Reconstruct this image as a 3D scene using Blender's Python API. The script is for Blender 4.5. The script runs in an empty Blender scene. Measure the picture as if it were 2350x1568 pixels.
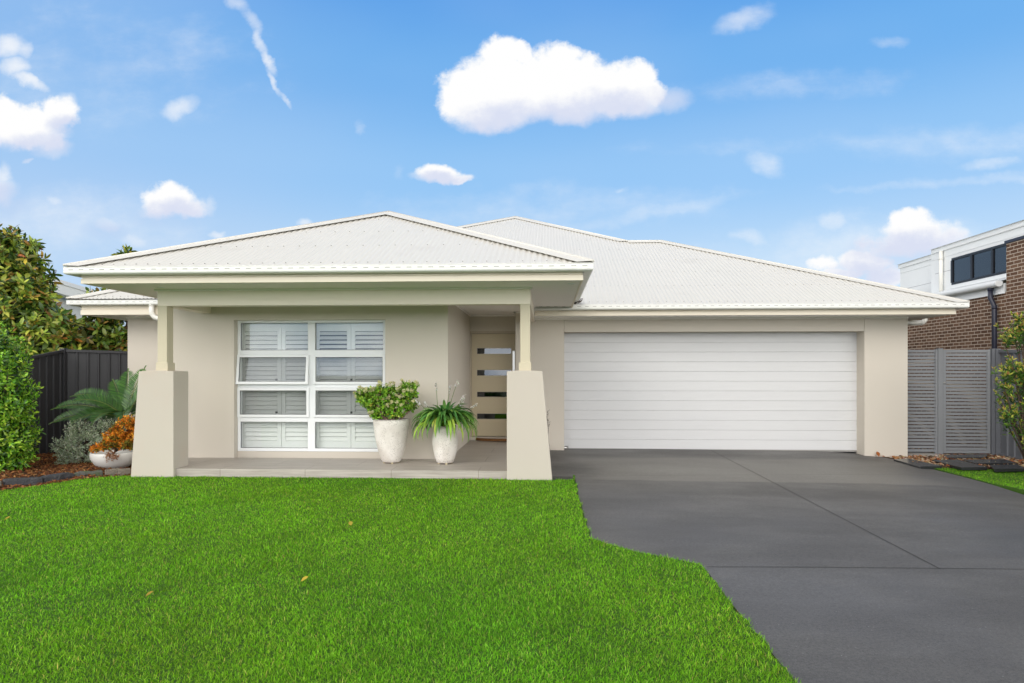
import bpy, bmesh, math, random
import numpy as np
from mathutils import Vector
random.seed(7)
RNG = np.random.default_rng(11)
SC = bpy.context.scene
COL = SC.collection
R = math.radians

# ------------------------------------------------------------------ survey
# The site was measured from the photograph: a camera 1.32 m above the porch
# floor, house front parallel to world X, house depth along +Y.
CAMZ, TH, FPX, PX0, PY0 = 1.32, R(2.92), 1567.0, 1175.0, 858.0
ST, CT = math.sin(TH), math.cos(TH)
def ray(x, y):
    t = (x - PX0) / FPX; s = (PY0 - y) / FPX
    return Vector((-ST + t * CT, CT + t * ST, s))
def atY(x, y, Y):
    d = ray(x, y); k = Y / d.y
    return Vector((d.x * k, Y, CAMZ + d.z * k))
def atX(x, y, X):
    d = ray(x, y); k = X / d.x
    return Vector((X, d.y * k, CAMZ + d.z * k))
def atZ(x, y, z):
    d = ray(x, y); k = (z - CAMZ) / d.z
    return Vector((d.x * k, d.y * k, z))
def hit(x, y, f):
    z = -0.15
    for _ in range(12):
        p = atZ(x, y, z); z = f(p.x, p.y)
    return atZ(x, y, z)
def Xat(x, Y): return atY(x, PY0, Y).x
def Zat(x, y, Y): return atY(x, y, Y).z
def drive_z(X, Y): return -0.115 - 0.008 * (13 - Y) - 0.008 * max(0.0, X - 2) - 0.06 * max(0.0, min(X, 6.6) - 5.2)
def lawn_z(X, Y): return -0.108 - 0.010 * (9.2 - Y) - (0.02 * max(0.0, X - 2.0) if X > 0 else 0.0)

# ------------------------------------------------------------------ objects
def tag(o, label=None, cat=None, group=None, kind=None):
    if label: o['label'] = label
    if cat: o['category'] = cat
    if group: o['group'] = group
    if kind: o['kind'] = kind
    return o
def thing(name, label, cat, loc=(0, 0, 0), group=None):
    o = bpy.data.objects.new(name, None); COL.objects.link(o)
    o.location = loc; o.empty_display_size = 0.2
    return tag(o, label, cat, group)
def link(name, me, mats, parent=None):
    for m in (mats if isinstance(mats, (list, tuple)) else [mats]): me.materials.append(m)
    o = bpy.data.objects.new(name, me); COL.objects.link(o)
    if parent is not None:
        o.parent = parent
        L = Vector(parent.location); q = parent.parent
        while q is not None: L += Vector(q.location); q = q.parent
        o.location = -L
    return o
def bevel(o, w=0.006, seg=2):
    b = o.modifiers.new('bevel', 'BEVEL'); b.width = w; b.segments = seg; b.limit_method = 'ANGLE'; b.angle_limit = R(40)
    return o
def center(o):
    """move a mesh's origin to the bottom middle of its vertices (top-level meshes)"""
    me = o.data; n = len(me.vertices); a = np.empty(n * 3, np.float32); me.vertices.foreach_get('co', a)
    a = a.reshape(-1, 3); c = (a.min(0) + a.max(0)) / 2; c[2] = a[:, 2].min(); a -= c
    me.vertices.foreach_set('co', a.ravel()); me.update(); o.location = o.location + Vector(c.tolist())
    return o

class MB:
    def __init__(s): s.v = []; s.f = []; s.m = []; s.s = []
    def add(s, vs, fs, m=0, smooth=False):
        b = len(s.v); s.v += [tuple(v) for v in vs]
        for f in fs: s.f.append(tuple(b + i for i in f)); s.m.append(m); s.s.append(smooth)
        return s
    def box(s, x0, x1, y0, y1, z0, z1, m=0):
        if x0 > x1: x0, x1 = x1, x0
        if y0 > y1: y0, y1 = y1, y0
        if z0 > z1: z0, z1 = z1, z0
        return s.add([(x0,y0,z0),(x1,y0,z0),(x1,y1,z0),(x0,y1,z0),(x0,y0,z1),(x1,y0,z1),(x1,y1,z1),(x0,y1,z1)],
              [(0,3,2,1),(4,5,6,7),(0,1,5,4),(1,2,6,5),(2,3,7,6),(3,0,4,7)], m)
    def obox(s, c, ax, ay, az, m=0):
        c, ax, ay, az = map(Vector, (c, ax, ay, az)); P = []
        for k in (-1, 1):
            for i, j in ((-1,-1),(1,-1),(1,1),(-1,1)): P.append(c + ax * i + ay * j + az * k)
        return s.add(P, [(0,3,2,1),(4,5,6,7),(0,1,5,4),(1,2,6,5),(2,3,7,6),(3,0,4,7)], m)
    def poly(s, pts, m=0): return s.add(pts, [tuple(range(len(pts)))], m)
    def hexa(s, bot, top, m=0):
        n = len(bot); fs = [tuple(reversed(range(n))), tuple(range(n, 2 * n))]
        for i in range(n): j = (i + 1) % n; fs.append((i, j, n + j, n + i))
        return s.add(list(bot) + list(top), fs, m)
    def prism(s, pts, dz, m=0):
        top = [Vector(p) for p in pts]; bot = [Vector((p[0], p[1], p[2] - dz)) for p in pts]
        return s.hexa(bot, top, m)
    def tube(s, pts, r, n=8, m=0, cap=True):
        P = [Vector(p) for p in pts]; k = len(P); rs = r if isinstance(r, (list, tuple)) else [r] * k
        vs = []; fs = []; prev = None
        for i, p in enumerate(P):
            d = (P[min(i + 1, k - 1)] - P[max(i - 1, 0)]).normalized()
            if prev is None:
                a = Vector((0, 0, 1)) if abs(d.z) < 0.9 else Vector((1, 0, 0)); u = d.cross(a).normalized()
            else: u = (prev - d * prev.dot(d)).normalized()
            prev = u; w = d.cross(u)
            for j in range(n):
                t = 2 * math.pi * j / n; vs.append(p + (u * math.cos(t) + w * math.sin(t)) * rs[i])
        for i in range(k - 1):
            for j in range(n):
                q = (j + 1) % n; fs.append((i * n + j, i * n + q, (i + 1) * n + q, (i + 1) * n + j))
        if cap: fs += [tuple(reversed(range(n))), tuple(range((k - 1) * n, k * n))]
        return s.add(vs, fs, m, True)
    def lathe(s, prof, c=(0, 0, 0), n=40, m=0, wob=0.0):
        vs = []; fs = []; k = len(prof)
        for (r, z) in prof:
            for j in range(n):
                t = 2 * math.pi * j / n; q = r * (1 + wob * math.sin(3 * t + z * 7))
                vs.append((c[0] + q * math.cos(t), c[1] + q * math.sin(t), c[2] + z))
        for i in range(k - 1):
            for j in range(n):
                q = (j + 1) % n; fs.append((i * n + j, i * n + q, (i + 1) * n + q, (i + 1) * n + j))
        return s.add(vs, fs, m, True)
    def sweep(s, path, prof, m=0, closed=True, smooth=False):
        """path: XY points; prof: (outward, z) points; mitred corners, outward is to the right of travel"""
        N = len(path); K = len(prof); vs = []
        segs = []
        for i in range(N - 1):
            d = Vector((path[i+1][0] - path[i][0], path[i+1][1] - path[i][1])).normalized(); segs.append(Vector((d.y, -d.x)))
        for i, p in enumerate(path):
            n = segs[0] if i == 0 else segs[-1] if i == N - 1 else (segs[i-1] + segs[i]) / (1 + segs[i-1].dot(segs[i]))
            for (o, z) in prof: vs.append((p[0] + n.x * o, p[1] + n.y * o, z))
        fs = []; kk = K if closed else K - 1
        for i in range(N - 1):
            for j in range(kk):
                q = (j + 1) % K; fs.append((i * K + j, i * K + q, (i + 1) * K + q, (i + 1) * K + j))
        s.add(vs, fs, m, smooth)
        if closed: s.add(vs[:K], [tuple(range(K))], m); s.add(vs[-K:], [tuple(reversed(range(K)))], m)
        return s
    def build(s, name, mats, parent=None, fix=True):
        me = bpy.data.meshes.new(name); me.from_pydata(s.v, [], s.f)
        me.polygons.foreach_set('material_index', s.m); me.polygons.foreach_set('use_smooth', s.s)
        if fix:
            bm = bmesh.new(); bm.from_mesh(me); bmesh.ops.recalc_face_normals(bm, faces=bm.faces[:]); bm.to_mesh(me); bm.free()
        me.update()
        return link(name, me, mats, parent)

def np_mesh(name, V, F, mats, parent=None, tint=None, smooth=True):
    """V (n,3), F (m,k) one face size; tint (n,3) goes to a colour attribute"""
    V = np.asarray(V, np.float32); F = np.asarray(F, np.int32); me = bpy.data.meshes.new(name)
    me.vertices.add(len(V)); me.vertices.foreach_set('co', V.ravel())
    k = F.shape[1]; me.loops.add(F.size); me.loops.foreach_set('vertex_index', F.ravel())
    me.polygons.add(len(F)); me.polygons.foreach_set('loop_start', np.arange(0, F.size, k, dtype=np.int32))
    me.polygons.foreach_set('use_smooth', np.full(len(F), smooth, dtype=bool))
    me.update(calc_edges=True); me.validate()
    if tint is not None:
        at = me.color_attributes.new('tint', 'FLOAT_COLOR', 'POINT')
        c = np.ones((len(V), 4), np.float32); c[:, :3] = tint; at.data.foreach_set('color', c.ravel())
    return link(name, me, mats, parent)

def unit(a): return a / np.maximum(np.linalg.norm(a, axis=-1, keepdims=True), 1e-9)
LT = np.array([(0,2,1),(0,3,2),(1,2,5),(1,5,4),(2,3,6),(2,6,5),(4,5,7),(5,6,7)])
def leaf_geo(P, D, N, L, W, fold=0.25, curl=0.15, wide=(0.9, 0.85)):
    """leaves as small folded, curled blades: base P, direction D, upper normal N"""
    P = np.asarray(P, float); D = unit(np.asarray(D, float)); n = len(P)
    N = np.asarray(N, float); N = unit(N - D * (N * D).sum(1, keepdims=True)); S = np.cross(D, N)
    L = np.broadcast_to(np.asarray(L, float), (n,))[:, None]; W = np.broadcast_to(np.asarray(W, float), (n,))[:, None]
    cu = np.broadcast_to(np.asarray(curl, float), (n,))[:, None]
    def at(s, side, w):
        return P + D * L * s + S * W * 0.5 * side * w + N * (abs(side) * fold * W * 0.5 * w - cu * L * s * s)
    V = np.stack([at(0,0,0), at(.33,-1,wide[0]), at(.33,0,0), at(.33,1,wide[0]), at(.68,-1,wide[1]), at(.68,0,0), at(.68,1,wide[1]), at(1,0,0)], 1)
    F = (LT[None] + (np.arange(n) * 8)[:, None, None]).reshape(-1, 3)
    return V.reshape(-1, 3), F
def tints(cols, w, n, jit=0.18):
    cols = np.array(cols, float); i = RNG.choice(len(cols), n, p=np.array(w) / sum(w))
    t = cols[i] * (1 + RNG.normal(0, jit, (n, 1))) * (1 + RNG.normal(0, jit * 0.3, (n, 3)))
    return np.clip(t, 0.002, 0.95)
def lin(r, g, b):
    f = lambda c: c / 12.92 if c <= 0.04045 else ((c + 0.055) / 1.055) ** 2.4
    return (f(r / 255), f(g / 255), f(b / 255))

# ------------------------------------------------------------------ materials
class NT:
    def __init__(s, name, world=False):
        s.x = bpy.data.worlds.new(name) if world else bpy.data.materials.new(name)
        s.x.use_nodes = True; s.t = s.x.node_tree; s.t.nodes.clear()
    def n(s, typ, ins=None, **kw):
        o = s.t.nodes.new(typ)
        for k, v in kw.items(): setattr(o, k, v)
        for k, v in (ins or {}).items(): s.set(o.inputs[k], v)
        return o
    def set(s, sock, v):
        if isinstance(v, bpy.types.NodeSocket): s.t.links.new(v, sock)
        elif hasattr(v, '__len__') and len(v) == 3 and sock.type == 'RGBA': sock.default_value = (*v, 1)
        else: sock.default_value = v
    def math(s, op, a, b=None, c=None, clamp=False):
        o = s.t.nodes.new('ShaderNodeMath'); o.operation = op; o.use_clamp = clamp
        for i, v in enumerate((a, b, c)):
            if v is not None: s.set(o.inputs[i], v)
        return o.outputs[0]
    def vm(s, op, a, b=None):
        o = s.t.nodes.new('ShaderNodeVectorMath'); o.operation = op; s.set(o.inputs[0], a)
        if b is not None: s.set(o.inputs[3 if op == 'SCALE' else 1], b)
        return o.outputs[1] if op in ('LENGTH', 'DOT_PRODUCT') else o.outputs[0]
    def noise(s, vec, scale, detail=4, rough=0.55, out=0):
        return s.n('ShaderNodeTexNoise', {'Vector': vec, 'Scale': scale, 'Detail': detail, 'Roughness': rough}).outputs[out]
    def mix(s, f, a, b, bt='MIX'):
        o = s.t.nodes.new('ShaderNodeMix'); o.data_type = 'RGBA'; o.blend_type = bt
        s.set(o.inputs[0], f); s.set(o.inputs[6], a); s.set(o.inputs[7], b); return o.outputs[2]
    def map(s, v, a, b, c=0.0, d=1.0, smooth=True):
        o = s.n('ShaderNodeMapRange', {0: v, 1: a, 2: b, 3: c, 4: d}); o.interpolation_type = 'SMOOTHSTEP' if smooth else 'LINEAR'; return o.outputs[0]
    def pos(s): return s.n('ShaderNodeNewGeometry').outputs['Position']
    def scaled(s, v, k): return s.vm('MULTIPLY', v, k)
    def bump(s, h, strength=0.3, dist=0.01, normal=None):
        i = {'Height': h, 'Strength': strength, 'Distance': dist}
        if normal is not None: i['Normal'] = normal
        return s.n('ShaderNodeBump', i).outputs[0]
    def bsdf(s, **k):
        o = s.n('ShaderNodeBsdfPrincipled')
        for a, v in k.items(): s.set(o.inputs[a.replace('_', ' ')], v)
        return o.outputs[0]
    def out(s, sh):
        s.n('ShaderNodeOutputMaterial', {'Surface': sh}); return s.x

def paint(name, col, rough=0.6, var=0.06, vs=1.3, fine=0.03, fs=160, bump=0.12, bd=0.002, spec=0.4, dirt=None):
    """painted / rendered surface: broad tonal drift, fine grain, a little relief"""
    m = NT(name); p = m.pos()
    a = m.noise(p, vs, 3); b = m.noise(p, fs, 2)
    k = m.math('ADD', m.math('MULTIPLY_ADD', a, 2 * var, 1 - var), m.math('MULTIPLY_ADD', b, 2 * fine, -fine))
    c = m.mix(1.0, col, m.n('ShaderNodeCombineColor', {0: k, 1: k, 2: k}).outputs[0], 'MULTIPLY')
    if dirt: # worn / stained patches of their own shape
        f = m.map(m.noise(p, dirt[1], 6, 0.65), dirt[2], dirt[3]); c = m.mix(m.math('MULTIPLY', f, dirt[4]), c, dirt[0])
    return m.out(m.bsdf(Base_Color=c, Roughness=m.math('MULTIPLY_ADD', a, 0.1, rough - 0.05), Specular_IOR_Level=spec, Normal=m.bump(b, bump, bd)))
def leafmat(name, rough=0.45, trans=0.25, spec=0.4, gain=1.0):
    m = NT(name); c = m.n('ShaderNodeVertexColor', layer_name='tint').outputs[0]
    if gain != 1.0: c = m.mix(1.0, c, (gain, gain, gain), 'MULTIPLY')
    b = m.bsdf(Base_Color=c, Roughness=rough, Specular_IOR_Level=spec)
    t = m.n('ShaderNodeBsdfTranslucent', {'Color': c}).outputs[0]
    return m.out(m.n('ShaderNodeMixShader', {0: trans, 1: b, 2: t}).outputs[0])
CLOUD_FILL = (3.15, 3.05, 2.92); LOW_FILL = 1.8; ZEN = 0.26; SUN_E = 1.15; SUN_ANG = 35; EXPO = 0.0  # added cloud's fill colour, its low boost to reach under the eaves, overhead dimming
M = {}
M['wall'] = paint('wall_render', lin(209, 201, 188), 0.85, 0.025, 0.6, 0.02, 220, 0.25, 0.002, 0.2)
M['pillar'] = paint('pillar_render', lin(196, 188, 176), 0.85, 0.03, 0.9, 0.02, 220, 0.25, 0.002, 0.2, dirt=(lin(199, 183, 168), 1.6, 0.5, 0.75, 0.6))
M['trim'] = paint('trim_paint_eaves_lift', lin(232, 222, 203), 0.45, 0.03, 1.5, 0.015, 90, 0.08, 0.001)  # colour lightened to make up for the shade under the eaves
M['post'] = paint('trim_paint_exposed', lin(200, 191, 166), 0.5, 0.04, 2.5, 0.015, 90, 0.08, 0.001)  # same paint as the trim, without the eaves lightening, for exposed posts
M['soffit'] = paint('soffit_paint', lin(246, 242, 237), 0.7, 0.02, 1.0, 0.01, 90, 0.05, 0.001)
M['gutter'] = paint('gutter_metal', lin(232, 232, 227), 0.32, 0.03, 2.0, 0.01, 60, 0.03, 0.001, 0.5, dirt=(lin(190, 186, 172), 6, 0.62, 0.8, 0.35))
M['slot'] = paint('slot_dark', (0.12, 0.12, 0.115), 0.8)
M['roof'] = paint('roof_steel', lin(216, 213, 205), 0.38, 0.03, 0.5, 0.012, 40, 0.03, 0.001, 0.5, dirt=(lin(194, 189, 180), 1.4, 0.55, 0.8, 0.35))
M['screw'] = paint('screw_metal', (0.33, 0.32, 0.30), 0.5)
M['white'] = paint('white_aluminium', lin(238, 240, 241), 0.35, 0.02, 2, 0.008, 60, 0.03, 0.001)
M['shutter'] = paint('shutter_paint', lin(238, 239, 238), 0.4, 0.02, 2, 0.008, 60, 0.03, 0.001)
M['black'] = paint('black_rubber', (0.02, 0.02, 0.022), 0.5)
M['dark'] = paint('dark_void', (0.03, 0.03, 0.032), 0.9)
M['steel'] = NT('brushed_steel'); M['steel'] = M['steel'].out(M['steel'].bsdf(Base_Color=(0.62, 0.61, 0.59), Metallic=1.0, Roughness=0.28))
M['pipe'] = paint('pipe_pvc', lin(236, 234, 226), 0.35, 0.03)
M['doorpaint'] = paint('door_paint', lin(205, 192, 162), 0.38, 0.03, 1.5, 0.012, 90, 0.05, 0.001)
M['frame_br'] = paint('door_frame_metal', lin(190, 178, 158), 0.4, 0.03)

def glass(name, tint=(1, 1, 1), dens=0.0, ior=1.5, boost=1.0):
    m = NT(name); f = m.n('ShaderNodeLayerWeight', {'Blend': 0.5}).outputs['Facing']
    f = m.math('MULTIPLY', m.math('MULTIPLY_ADD', m.math('POWER', f, 5.0), 0.95, 0.045), boost, clamp=True)
    tr = m.n('ShaderNodeBsdfTransparent', {'Color': tint}).outputs[0]
    gl = m.n('ShaderNodeBsdfGlossy', {'Roughness': 0.015, 'Color': (0.9, 0.95, 1.0)}).outputs[0]
    return m.out(m.n('ShaderNodeMixShader', {0: f, 1: tr, 2: gl}).outputs[0])
M['glass'] = glass('window_glass', (0.93, 0.95, 0.94), boost=1.5)
M['glass_dark'] = glass('dark_glass', (0.22, 0.24, 0.26), boost=1.8)
def screen():
    m = NT('flyscreen_mesh')
    tr = m.n('ShaderNodeBsdfTransparent', {'Color': (1, 1, 1)}).outputs[0]
    b = m.bsdf(Base_Color=(0.09, 0.09, 0.095), Roughness=0.7)
    return m.out(m.n('ShaderNodeMixShader', {0: 0.33, 1: tr, 2: b}).outputs[0])
M['screen'] = screen()

def roller():
    m = NT('garage_door_steel'); p = m.pos()
    g = m.noise(m.scaled(p, (3.0, 3.0, 95.0)), 1.0, 5, 0.6)
    k = m.math('MULTIPLY_ADD', g, 0.10, 0.95)
    c = m.mix(1.0, lin(212, 212, 212), m.n('ShaderNodeCombineColor', {0: k, 1: k, 2: k}).outputs[0], 'MULTIPLY')
    return m.out(m.bsdf(Base_Color=c, Roughness=0.42, Specular_IOR_Level=0.4, Normal=m.bump(g, 0.25, 0.0025)))
M['roller'] = roller()

def tile():
    m = NT('porch_tile'); p = m.pos()
    st = m.noise(m.scaled(p, (1.6, 38.0, 38.0)), 1.0, 6, 0.65)
    cl = m.noise(p, 1.7, 3)
    c = m.mix(m.map(st, 0.3, 0.72), lin(158, 148, 139), lin(196, 188, 178))
    c = m.mix(m.math('MULTIPLY', cl, 0.35), c, lin(176, 170, 164))
    br = m.n('ShaderNodeTexBrick', {'Vector': m.scaled(m.vm('ADD', p, (0.33, 0.55, 0)), (1, 1, 1)), 'Color1': (0.92, 0.92, 0.92), 'Color2': (1, 1, 1), 'Mortar': (0.55, 0.52, 0.49),
        'Scale': 1.0, 'Mortar Size': 0.004, 'Brick Width': 1.2, 'Row Height': 0.60}, offset=0.5)
    c = m.mix(1.0, c, br.outputs[0], 'MULTIPLY')
    return m.out(m.bsdf(Base_Color=c, Roughness=0.45, Specular_IOR_Level=0.4, Normal=m.bump(st, 0.15, 0.002)))
M['tile'] = tile()

def drive():
    m = NT('driveway_coating'); p = m.pos()
    sp = m.noise(p, 120, 4, 0.8); gr = m.noise(p, 48, 3, 0.75)
    fl = m.n('ShaderNodeTexVoronoi', {'Vector': p, 'Scale': 26.0}).outputs[0]; fsel = m.noise(p, 7, 2)
    cl = m.noise(m.scaled(p, (0.55, 1.1, 1)), 1.0, 6, 0.62); cl2 = m.noise(m.vm('ADD', p, (7, 3, 0)), 0.42, 5, 0.6)
    c = m.mix(m.map(cl, 0.34, 0.68), (0.096, 0.092, 0.088), (0.138, 0.133, 0.126))
    c = m.mix(m.math('MULTIPLY', m.map(cl2, 0.46, 0.66), 0.6), c, (0.106, 0.104, 0.107))
    sy = m.n('ShaderNodeSeparateXYZ', {0: p}).outputs
    # the apron by the garage door is worn paler than the rest, with a ragged upper edge and darker damp band at the door
    lo = m.map(m.math('ADD', sy[1], m.math('MULTIPLY', cl2, 0.5)), 9.62, 9.75); hi = m.map(m.math('ADD', sy[1], m.math('MULTIPLY', cl, 1.8)), 12.5, 13.0, 1, 0)
    lf = m.map(m.math('ADD', sy[0], m.math('MULTIPLY', cl2, 1.2)), 0.75, 1.5); rt = m.map(m.math('ADD', sy[0], m.math('MULTIPLY', cl, 2.2)), 5.4, 7.2, 1, 0)
    ap = m.math('MULTIPLY', m.math('MULTIPLY', lo, hi), m.math('MULTIPLY', lf, rt))
    c = m.mix(m.math('MULTIPLY', ap, m.math('MULTIPLY_ADD', cl2, 0.9, 0.3)), c, (0.225, 0.215, 0.195))
    # damp, darker patch on the right
    dx = m.math('SUBTRACT', sy[0], 5.0); dy = m.math('SUBTRACT', sy[1], 6.3); dd = m.math('SQRT', m.math('ADD', m.math('MULTIPLY', dx, dx), m.math('MULTIPLY', m.math('MULTIPLY', dy, dy), 2.5)))
    wet = m.math('MULTIPLY', m.map(m.math('ADD', dd, m.math('MULTIPLY', gr, 0.9)), 0.6, 2.0, 1, 0), 0.45)
    c = m.mix(wet, c, (0.062, 0.062, 0.066))
    k = m.math('ADD', m.map(sp, 0.2, 0.8, 0.40, 1.60, False), m.map(gr, 0.25, 0.75, -0.28, 0.28, False))
    c = m.mix(1.0, c, m.n('ShaderNodeCombineColor', {0: k, 1: k, 2: k}).outputs[0], 'MULTIPLY')
    c = m.mix(m.math('MULTIPLY', m.map(fl, 0.05, 0.11, 1, 0), m.map(fsel, 0.50, 0.60)), c, (0.34, 0.34, 0.34))
    r = m.math('SUBTRACT', m.math('MULTIPLY_ADD', cl, -0.3, 0.70), m.math('MULTIPLY', wet, 0.3))
    return m.out(m.bsdf(Base_Color=c, Roughness=r, Specular_IOR_Level=0.35, Normal=m.bump(sp, 0.5, 0.004)))
M['drive'] = drive()
M['joint'] = paint('joint_dark', (0.05, 0.05, 0.05), 0.9)
M['conc'] = paint('concrete_edge', (0.33, 0.31, 0.28), 0.9, 0.1, 3, 0.1, 60, 0.5, 0.01)
M['soil'] = paint('dark_soil', (0.035, 0.026, 0.018), 0.95, 0.3, 6, 0.2, 40, 0.8, 0.02)
M['thatch'] = paint('lawn_thatch', (0.045, 0.11, 0.010), 0.95, 0.25, 5, 0.25, 60, 0.8, 0.02)
M['ground'] = paint('earth', (0.09, 0.13, 0.05), 0.95, 0.3, 0.3, 0.2, 8, 0.5, 0.02)
M['mulchbase'] = paint('mulch_base', (0.075, 0.036, 0.018), 0.95, 0.3, 8, 0.3, 50, 0.8, 0.03)
M['slate'] = paint('slate_stone', (0.045, 0.046, 0.052), 0.5, 0.25, 6, 0.15, 40, 0.9, 0.02, dirt=(lin(104, 96, 86), 9, 0.55, 0.75, 0.5))
M['slate_moss'] = paint('mossy_stone', (0.10, 0.10, 0.09), 0.8, 0.25, 6, 0.15, 40, 0.9, 0.02, dirt=((0.07, 0.11, 0.03), 7, 0.45, 0.65, 0.8))
M['slate_tan'] = paint('tan_stone', (0.20, 0.17, 0.13), 0.8, 0.25, 6, 0.15, 40, 0.9, 0.02, dirt=((0.10, 0.10, 0.07), 7, 0.5, 0.7, 0.7))
M['paver'] = paint('wet_paver', (0.028, 0.029, 0.031), 0.25, 0.2, 4, 0.1, 60, 0.3, 0.004, 0.5)
def fence_m(name, col):
    m = NT(name); p = m.pos(); a = m.noise(p, 2.0, 4); b = m.noise(p, 300, 2)
    c = m.mix(m.math('MULTIPLY', a, 0.5), col, tuple(x * 1.35 for x in col))
    return m.out(m.bsdf(Base_Color=c, Roughness=0.5, Specular_IOR_Level=0.4, Normal=m.bump(b, 0.15, 0.001)))
M['fence'] = fence_m('dark_fence_steel', (0.042, 0.042, 0.046))
M['fence2'] = fence_m('grey_fence_steel', (0.13, 0.135, 0.148))
M['gate'] = fence_m('gate_powdercoat', (0.225, 0.232, 0.242))
def terrazzo():
    m = NT('speckled_pot'); p = m.pos()
    v = m.n('ShaderNodeTexVoronoi', {'Vector': p, 'Scale': 62.0}).outputs[0]
    k = m.math('MULTIPLY', m.map(v, 0.20, 0.30, 1, 0), m.map(m.noise(p, 9, 3), 0.40, 0.58))
    a = m.noise(p, 5, 5)
    c = m.mix(m.map(a, 0.3, 0.7), lin(214, 207, 198), lin(236, 231, 224))
    c = m.mix(m.math('MULTIPLY', k, 0.75), c, lin(96, 88, 78))
    return m.out(m.bsdf(Base_Color=c, Roughness=0.7, Specular_IOR_Level=0.3, Normal=m.bump(k, -0.5, 0.004)))
M['pot'] = terrazzo()
M['bowl'] = paint('bowl_glaze', lin(226, 224, 218), 0.4, 0.05, 4, 0.02, 60, 0.1, 0.002, dirt=(lin(180, 172, 158), 7, 0.55, 0.75, 0.4))
M['potfoot'] = paint('pot_foot', lin(214, 200, 160), 0.6)
M['bark'] = paint('bark', (0.09, 0.06, 0.045), 0.9, 0.2, 8, 0.2, 60, 0.9, 0.02)
M['stem'] = paint('succulent_stem', (0.25, 0.16, 0.12), 0.75, 0.2, 12, 0.1, 80, 0.5, 0.006)
M['mat'] = paint('coir', (0.25, 0.12, 0.045), 0.95, 0.2, 20, 0.3, 160, 1.0, 0.01)
M['leaf'] = leafmat('leaf', 0.42, 0.22)
M['leaf_gloss'] = leafmat('glossy_leaf', 0.30, 0.15, 0.5)
M['leaf_matte'] = leafmat('matte_leaf', 0.7, 0.2, 0.2)
M['grass'] = leafmat('grass_blade', 0.6, 0.35, 0.2)
M['chip'] = leafmat('bark_chip', 0.9, 0.0, 0.15)
M['petal'] = leafmat('petal', 0.7, 0.3, 0.2)
def brick():
    m = NT('brown_brick'); tc = m.n('ShaderNodeTexCoord').outputs['Object']
    s = m.n('ShaderNodeSeparateXYZ', {0: tc}).outputs
    uv = m.n('ShaderNodeCombineXYZ', {0: m.math('ADD', s[1], s[0]), 1: s[2], 2: 0.0}).outputs[0]
    w = m.noise(uv, 14, 3, out=1); uv2 = m.vm('ADD', uv, m.vm('SCALE', m.vm('SUBTRACT', w, (0.5, 0.5, 0.5)), 0.012))
    br = m.n('ShaderNodeTexBrick', {'Vector': uv2, 'Color1': (0.115, 0.060, 0.036), 'Color2': (0.21, 0.118, 0.072), 'Mortar': (0.60, 0.50, 0.40),
        'Scale': 1.0, 'Mortar Size': 0.009, 'Mortar Smooth': 0.15, 'Bias': -0.1, 'Brick Width': 0.245, 'Row Height': 0.081})
    c = m.mix(m.math('MULTIPLY', m.noise(uv, 22, 5), 0.35), br.outputs[0], (0.06, 0.04, 0.032))
    h = m.math('SUBTRACT', m.math('MULTIPLY', m.noise(uv, 40, 4), 0.4), br.outputs[1])
    return m.out(m.bsdf(Base_Color=c, Roughness=0.9, Specular_IOR_Level=0.2, Normal=m.bump(h, 0.7, 0.012)))
M['brick'] = brick()
M['clad'] = paint('white_cladding', lin(226, 228, 228), 0.7, 0.03, 1, 0.01, 90, 0.05, 0.001)
M['clad_joint'] = paint('cladding_joint', (0.35, 0.35, 0.36), 0.8)
M['dpipe'] = paint('dark_downpipe', (0.025, 0.027, 0.045), 0.35)
M['bframe'] = paint('black_window_frame', (0.012, 0.013, 0.018), 0.35)
M['curtain'] = paint('dim_blind', (0.20, 0.21, 0.22), 0.8)
# ================================================================== the house
YW, YD, YG, YGD = 10.50, 13.54, 12.85, 13.17      # window wall, entry door wall, garage wall, garage door
YP = 9.20                                          # porch front
SOF, GSOF = 2.50, 2.362                            # porch and garage soffits
house = thing('house', 'single storey beige rendered house with white corrugated roof and double garage', 'house', (-2.0, 10.5, 0))
XWL = Xat(378, YW); XC = Xat(1028, YW); XDR = Xat(1183, YG); XGR = Xat(2083, YG)
XOL, XOR = Xat(1294.8, YG), Xat(1984, YG)          # garage opening
def part(name, mb, mats, parent=None, bev=0): 
    o = mb.build(name, mats, parent or house)
    if bev: bevel(o, bev)
    return o

# --- window wall with its opening, running down to the porch
ox0 = Xat(537.2, YW); ox1 = Xat(884.1, YW); otop = Zat(715, 734, YW)
REC = 0.135; YWIN = YW + REC
w = MB()
w.box(XWL, ox0, YW, YW + .24, -.2, SOF + .1); w.box(ox1, XC, YW, YW + .24, -.2, SOF + .1); w.box(ox0, ox1, YW, YW + .24, otop, SOF + .1)
sill_z = Zat(715, 1036, YWIN)
w.box(ox0, ox1, YWIN - .004, YWIN + .10, -.2, sill_z)
w.box(XC - .24, XC, YW + .24, YD + .24, -.2, SOF + .1)                     # entry side wall
part('wall', w, M['wall'])
w = MB()                                                                    # entry wall round the door
dz = Zat(1130, 760, YD); dl = Xat(1076, YD)
w.box(XC, dl, YD, YD + .2, -.2, SOF); w.box(dl, XDR, YD, YD + .2, dz, SOF)
part('wall', w, M['wall'])
w = MB()                                                                    # garage front
lt = Zat(1640, 761, YG)
w.box(XDR, XOL, YG, YG + .36, -.3, GSOF + .1)
w.box(XDR, XDR + .24, YG + .36, YD + .3, -.3, GSOF + .1)
part('wall', w, M['wall']); w = MB()
w.box(XOR, XGR, YG, YG + .36, -.35, GSOF + .1)
w.box(XGR - .24, XGR, YG + .36, 24, -.35, GSOF + .1)
part('wall', w, M['wall'])
w = MB(); w.box(XOL + .004, XOR - .004, YG + .004, YG + .34, lt, GSOF + .09)
part('lintel', w, M['wall'])
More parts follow.
